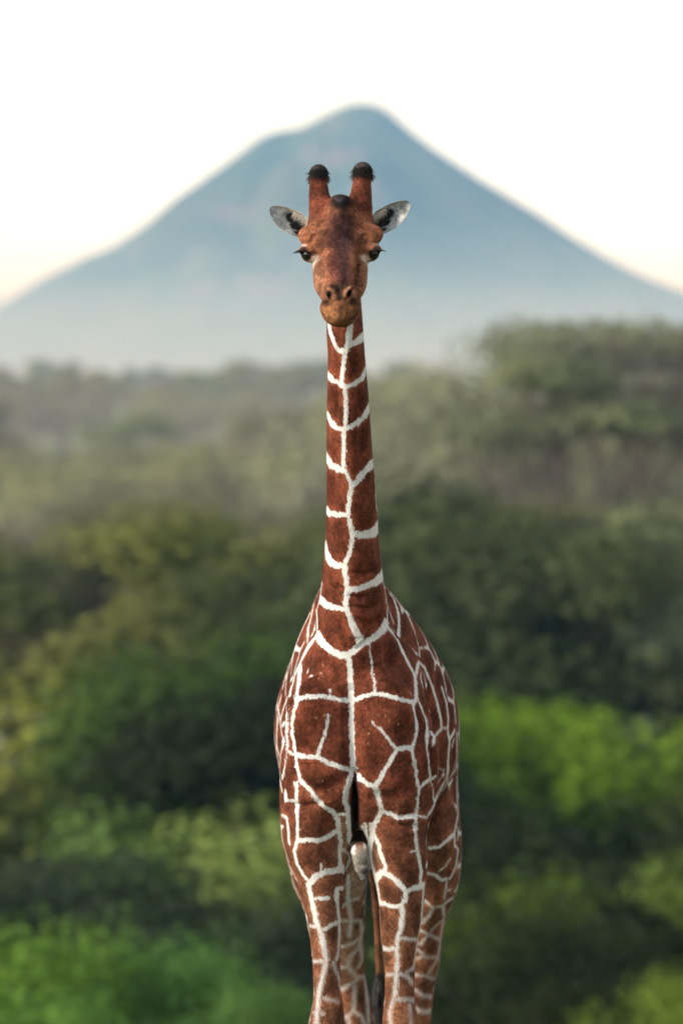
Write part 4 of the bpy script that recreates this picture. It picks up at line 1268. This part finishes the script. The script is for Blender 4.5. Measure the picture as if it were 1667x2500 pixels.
# ---- ears: cupped leaves, joined into the body mesh
def ear(base, tip, up_hint, sx):
    base = np.array(base); tip = np.array(tip)
    U = tip - base; L = np.linalg.norm(U); U /= L
    Nn = np.array([sx * .22, -.95, .12]); Nn -= (Nn @ U) * U; Nn /= np.linalg.norm(Nn)
    V = np.cross(Nn, U)
    if V[2] < 0: V = -V
    us = np.concatenate([np.linspace(-.12, .9, 30), np.linspace(.915, 1.0, 8)])
    vs = np.linspace(-1, 1, 25)
    up = np.interp(us, [-.12, 0, .12, .28, .45, .62, .78, .9, .96, 1.0], [.026, .040, .053, .060, .056, .048, .037, .024, .014, .001])
    lo = np.interp(us, [-.12, 0, .12, .28, .45, .62, .78, .9, .96, 1.0], [.026, .036, .043, .050, .054, .051, .041, .027, .016, .001])
    fr, bk, inf = [], [], []
    for i, u in enumerate(us):
        cup = np.interp(u, [-.12, .2, .6, 1.0], [.050, .046, .026, .004])
        for v in vs:
            off = v * (up[i] if v > 0 else lo[i])
            w = -cup * (1 - v * v) + .006 * abs(v)**3
            p = base + U * L * u + V * off + Nn * w
            fr.append(p); bk.append(p - Nn * (.007 * (1 - abs(v)**6) + .0015)); inf.append((u, v))
    nu, nv_ = len(us), len(vs)
    F = []
    n0 = len(fr)
    for i in range(nu - 1):
        for j in range(nv_ - 1):
            a, b, c, d = i*nv_+j, (i+1)*nv_+j, (i+1)*nv_+j+1, i*nv_+j+1
            F.append((a, b, c, d)); F.append((n0+d, n0+c, n0+b, n0+a))
    for i in range(nu - 1):
        for j in (0, nv_ - 1):
            a, b = i*nv_+j, (i+1)*nv_+j
            F.append((a, n0+a, n0+b, b) if j == 0 else (b, n0+b, n0+a, a))
    for j in range(nv_ - 1):
        a, b = (nu-1)*nv_+j, (nu-1)*nv_+j+1
        F.append((a, n0+a, n0+b, b))
    pts = np.array(fr + bk)
    F = np.array(F)
    # wind outward on the front face
    a = pts[F[0]]
    if np.dot(np.cross(a[1]-a[0], a[2]-a[1]), Nn) < 0: F = F[:, ::-1]
    uv = np.array(inf)
    u, v = uv[:, 0], uv[:, 1]
    grey = np.array([.27, .29, .30])
    t = np.tile(grey, (len(uv), 1))
    t = mixc(t, (.36, .33, .29), ramp(v, .35, .95) * .75)
    t = mixc(t, (.44, .40, .36), (ramp(np.abs(v), .9, 1.0)) * .7)
    def pt(uc, vc, ru, rv): return 1 - ramp(np.hypot((u - uc) / ru, (v - vc) / rv), .7, 1.1)
    dark = np.maximum.reduce([pt(.45, .30, .20, .46), pt(.20, .12, .22, .52), pt(.02, -.05, .24, .70), pt(.32, -.20, .13, .28), pt(.10, -.55, .18, .22)])
    t = mixc(t, (.016, .016, .017), dark)
    tb = np.tile(np.array([.30, .13, .07]), (len(uv), 1))
    return pts, F, np.concatenate([t, tb]), (base, U, V, Nn, L, up, lo, us)


e1 = ear(P(746, 566, -.25), P(660, 507, -.235), 0, -1)
e2 = ear(P(913, 561, -.25), P(999, 493, -.235), 0, 1)
V_all, F_all = [gv], [gq]
C_all, T_all = [d_line], [tint]
S_all = [spec_f]
for e in (e1, e2):
    F_all.append(e[1] + sum(len(v) for v in V_all)); V_all.append(e[0])
    C_all.append(np.full(len(e[0]), .2)); T_all.append(e[2]); S_all.append(np.zeros(len(e[0])))
bv, bf = np.concatenate(V_all), np.concatenate(F_all)
bc, bt, bs = np.concatenate(C_all), np.concatenate(T_all), np.concatenate(S_all)

giraffe = empty('giraffe', (0.1, 0.8, 0))
tag(giraffe, 'reticulated giraffe standing head-on, chestnut patches outlined in white, ears spread', 'giraffe')
OFF = np.array([0.1, 0.8, 0.0])
body_me = mesh_np('body', bv - OFF, bf, COAT)
add_attrs(body_me, bv, bc, bs, bt)
body = link('body', body_me, giraffe)


# ---- short fur over the whole coat
def fur_mesh(name, count):
    tri_area = np.linalg.norm(np.cross(bv[bf[:, 2]] - bv[bf[:, 0]], bv[bf[:, 3]] - bv[bf[:, 1]]), axis=1) * .5
    nf = np.cross(bv[bf[:, 2]] - bv[bf[:, 0]], bv[bf[:, 3]] - bv[bf[:, 1]])
    nf /= np.linalg.norm(nf, axis=1, keepdims=True) + 1e-12
    cen = bv[bf].mean(1)
    wgt = tri_area * np.where(nf[:, 1] < .25, 1.0, .22) * np.where(cen[:, 2] < .8, .2, 1.0)
    fcoat = bc[bf].mean(1)
    wgt = wgt * (.35 + .65 * np.exp(-((fcoat + .001) / .008)**2)) * np.where(fcoat < -.005, .04, 1.0)
    wgt /= wgt.sum()
    fi = rng.choice(len(bf), count, p=wgt)
    a = rng.random((count, 2))
    q = bv[bf[fi]]
    w = np.stack([(1-a[:, 0])*(1-a[:, 1]), a[:, 0]*(1-a[:, 1]), a[:, 0]*a[:, 1], (1-a[:, 0])*a[:, 1]], 1)
    root = (q * w[:, :, None]).sum(1)
    it = lambda arr: (arr[bf[fi]] * (w[:, :, None] if arr.ndim == 2 else w)).sum(1)
    co, ti, sp = it(bc), it(bt), it(bs)
    N = nf[fi]
    head = ramp(root[:, 2], Zof(800, -.5), Zof(760, -.5))[:, None]
    flow = np.array([0, .25, -1.0]) * (1 - head) + np.array([0, .4, .3]) * head   # hair lies down the neck, back over the face
    flow = flow + rng.normal(0, .20, (count, 3))
    flow -= (flow * N).sum(1, keepdims=True) * N
    flow /= np.linalg.norm(flow, axis=1, keepdims=True) + 1e-9
    ln = rng.uniform(.006, .014, count) * (1 - .45 * head[:, 0])
    ln = ln * np.where((co > -.002) & (co < .016), .40, 1.0) * np.where(co < -.004, .75, 1.0)
    dr = flow * .93 + N * rng.uniform(.10, .40, count)[:, None]
    side = np.cross(N, flow)
    wd = rng.uniform(.0007, .0013, count)[:, None]
    tip = root + dr * ln[:, None]
    pts = np.empty((count, 3, 3))
    pts[:, 0] = root + side * wd - N * .0008
    pts[:, 1] = root - side * wd - N * .0008
    pts[:, 2] = tip
    me = mesh_np(name, pts.reshape(-1, 3) - OFF, np.arange(count * 3).reshape(-1, 3), COAT)
    add_attrs(me, np.repeat(root, 3, 0), np.repeat(co, 3), np.repeat(sp, 3), np.repeat(ti, 3, 0), np.repeat(rng.random(count), 3))
    sm = it(np.concatenate([nrm] + [np.tile([0, -1., 0], (len(e[0]), 1)) for e in (e1, e2)]))
    sm = sm * .8 + N * .2
    sm /= np.linalg.norm(sm, axis=1, keepdims=True) + 1e-9
    me.normals_split_custom_set(np.repeat(sm, 3, 0).astype(np.float32))
    return me


fur = tag(link('fur', fur_mesh('fur', 270000), giraffe), kind='stuff')


# ---- eyes
def simple_mat(name, col, rough, spec=.5, **kw):
    m = NT(name); m.bsdf(col, rough, spec, **kw); return m.m
EYE = simple_mat('eyeball_wet', (.006, .005, .005), .06, .32)


def uv_sphere(c, r, nu=32, nv_=20):
    v, f = [], []
    for j in range(nv_ + 1):
        th = math.pi * j / nv_
        for i in range(nu):
            ph = 2 * math.pi * i / nu
            v.append((c[0] + r*math.sin(th)*math.cos(ph), c[1] + r*math.sin(th)*math.sin(ph), c[2] + r*math.cos(th)))
    for j in range(nv_):
        for i in range(nu):
            f.append((j*nu+i, (j+1)*nu+i, (j+1)*nu+(i+1) % nu, j*nu+(i+1) % nu))
    return v, f


EYE_OBS = []
for c, gaze, sx in EYES:
    v, f = uv_sphere(c + gaze * .006 - OFF, .0265)
    EYE_OBS.append(link('eye', mesh_np('eye', v, f, EYE), giraffe))


# ---- strands: lashes, horn tufts, ear hair, tail tuft, mane
def strands(roots, tips, sag, r, segs=4):
    """tapered three-sided hairs"""
    v, f = [], []
    for a, b, s, rr in zip(roots, tips, sag, r):
        a = np.asarray(a, float); b = np.asarray(b, float)
        ax = b - a; L = np.linalg.norm(ax) + 1e-9; ax /= L
        s1 = np.cross(ax, (0.3, .5, .81)); s1 /= np.linalg.norm(s1) + 1e-9
        s2 = np.cross(ax, s1)
        o = len(v)
        for k in range(segs + 1):
            t = k / segs
            c = a + (b - a) * t + np.asarray(s) * (4 * t * (1 - t))
            rad = rr * (1 - t) + rr * .12
            for g in range(3):
                an = 2.094 * g
                v.append(c + rad * (math.cos(an) * s1 + math.sin(an) * s2))
        for k in range(segs):
            for g in range(3):
                h = (g + 1) % 3
                f.append((o+k*3+g, o+k*3+h, o+k*3+3+h, o+k*3+3+g))
    return np.array(v), np.array(f)


BLACKHAIR = simple_mat('black_hair', (.014, .012, .012), .45, .4)
PALEHAIR = simple_mat('pale_hair', (.55, .50, .44), .6, .3)
BROWNHAIR = simple_mat('mane_hair', (.17, .06, .028), .6, .3)
for (c, gaze, sx), eye_ob in zip(EYES, EYE_OBS):
    ro, ti_, sg, rd = [], [], [], []
    fr = frame_from(gaze)
    for k in range(70):
        t = rng.random()
        an = R(20 + 150 * t)                       # along the upper lid
        e = c + gaze * .028 + fr[0] * (.029 * math.cos(an)) + np.array([0, 0, .006 + .014 * math.sin(an)])
        out = np.array([sx * .95, -.25, -.22]) * .5 + gaze * .55 + fr[0] * math.cos(an) * .25 + rng.normal(0, .06, 3)
        ln = rng.uniform(.022, .036)
        ro.append(e); ti_.append(e + out * ln); sg.append((0, 0, .002)); rd.append(.0011)
    v, f = strands(ro, ti_, sg, rd)
    link('eyelashes', mesh_np('eyelashes', v - OFF, f, BLACKHAIR), eye_ob)

# horn tufts
for pxc, pyc, rr in ((778, 424, .0435), (885, 419, .0455)):
    cc = P(pxc, pyc, -.213)
    ro, ti_, sg, rd = [], [], [], []
    for k in range(650):
        an = rng.uniform(0, 2*math.pi); hgt = rng.uniform(-.040, .012)
        dirn = np.array([math.cos(an), math.sin(an), 0])
        rad = rr * (1.0 if hgt < 0 else math.sqrt(max(.1, 1 - (hgt/rr)**2))) * .97
        p = cc + dirn * rad + np.array([0, 0, hgt])
        side = .5 + .5 * abs(dirn[0])**6
        L = rng.uniform(.010, .022) * (.8 + .9 * (abs(dirn[0]) > .9) * (hgt > -.016) * (hgt < .004))
        t = p + dirn * L * rng.uniform(.2, .75) * side + np.array([0, 0, -L * rng.uniform(.5, 1.0) * (1 if hgt < -.004 else .15)])
        ro.append(p - dirn * .002); ti_.append(t); sg.append(dirn * .0015); rd.append(.0008)
    v, f = strands(ro, ti_, sg, rd, 3)
    link('horn_tuft', mesh_np('horn_tuft', v - OFF, f, BLACKHAIR), giraffe)

# ear hair
for e, sx in ((e1, -1), (e2, 1)):
    base, U, V, Nn, L, up, lo, us = e[3]
    ro, ti_, sg, rd = [], [], [], []
    for k in range(170):
        u = rng.uniform(.0, .5)
        uo = np.interp(u, us, up)
        p = base + U * L * u + V * uo * rng.uniform(.78, .97) + Nn * (-.008)
        t = p - V * rng.uniform(.018, .042) - U * L * rng.uniform(-.02, .10) + Nn * rng.uniform(-.006, .008)
        ro.append(p); ti_.append(t); sg.append(Nn * .004); rd.append(.0007)
    v, f = strands(ro, ti_, sg, rd, 3)
    link('ear_hair', mesh_np('ear_hair', v - OFF, f, PALEHAIR), giraffe)

# tail tuft
ro, ti_, sg, rd = [], [], [], []
end = P(926, 2385, 1.92)
for k in range(420):
    u = rng.uniform(0, 1)
    p = end + np.array([rng.normal(0, .009), rng.normal(0, .009), .03 - .10 * u])
    t = p + np.array([rng.normal(.0, .028), rng.normal(0, .03), -rng.uniform(.22, .42)])
    ro.append(p); ti_.append(t); sg.append(np.array([rng.normal(0, .012), rng.normal(0, .012), 0])); rd.append(.0022)
v, f = strands(ro, ti_, sg, rd, 4)
link('tail_tuft', mesh_np('tail_tuft', v - OFF, f, BLACKHAIR), giraffe)

# mane along the back of the neck
ro, ti_, sg, rd = [], [], [], []
mz = np.linspace(Zof(560, -.1), 2.98, 900)
for zz in mz:
    h = bvh.ray_cast(Vector((.02 + rng.normal(0, .012), 2.0, zz)), Vector((0, -1, 0)))
    if h[0] is None: continue
    p = np.array(h[0])
    ro.append(p + np.array([0, -.006, 0])); ti_.append(p + np.array([rng.normal(0, .012), rng.uniform(.05, .085), rng.uniform(.01, .05)])); sg.append((0, 0, .004)); rd.append(.0022)
v, f = strands(ro, ti_, sg, rd, 3)
link('mane', mesh_np('mane', v - OFF, f, BROWNHAIR), giraffe)
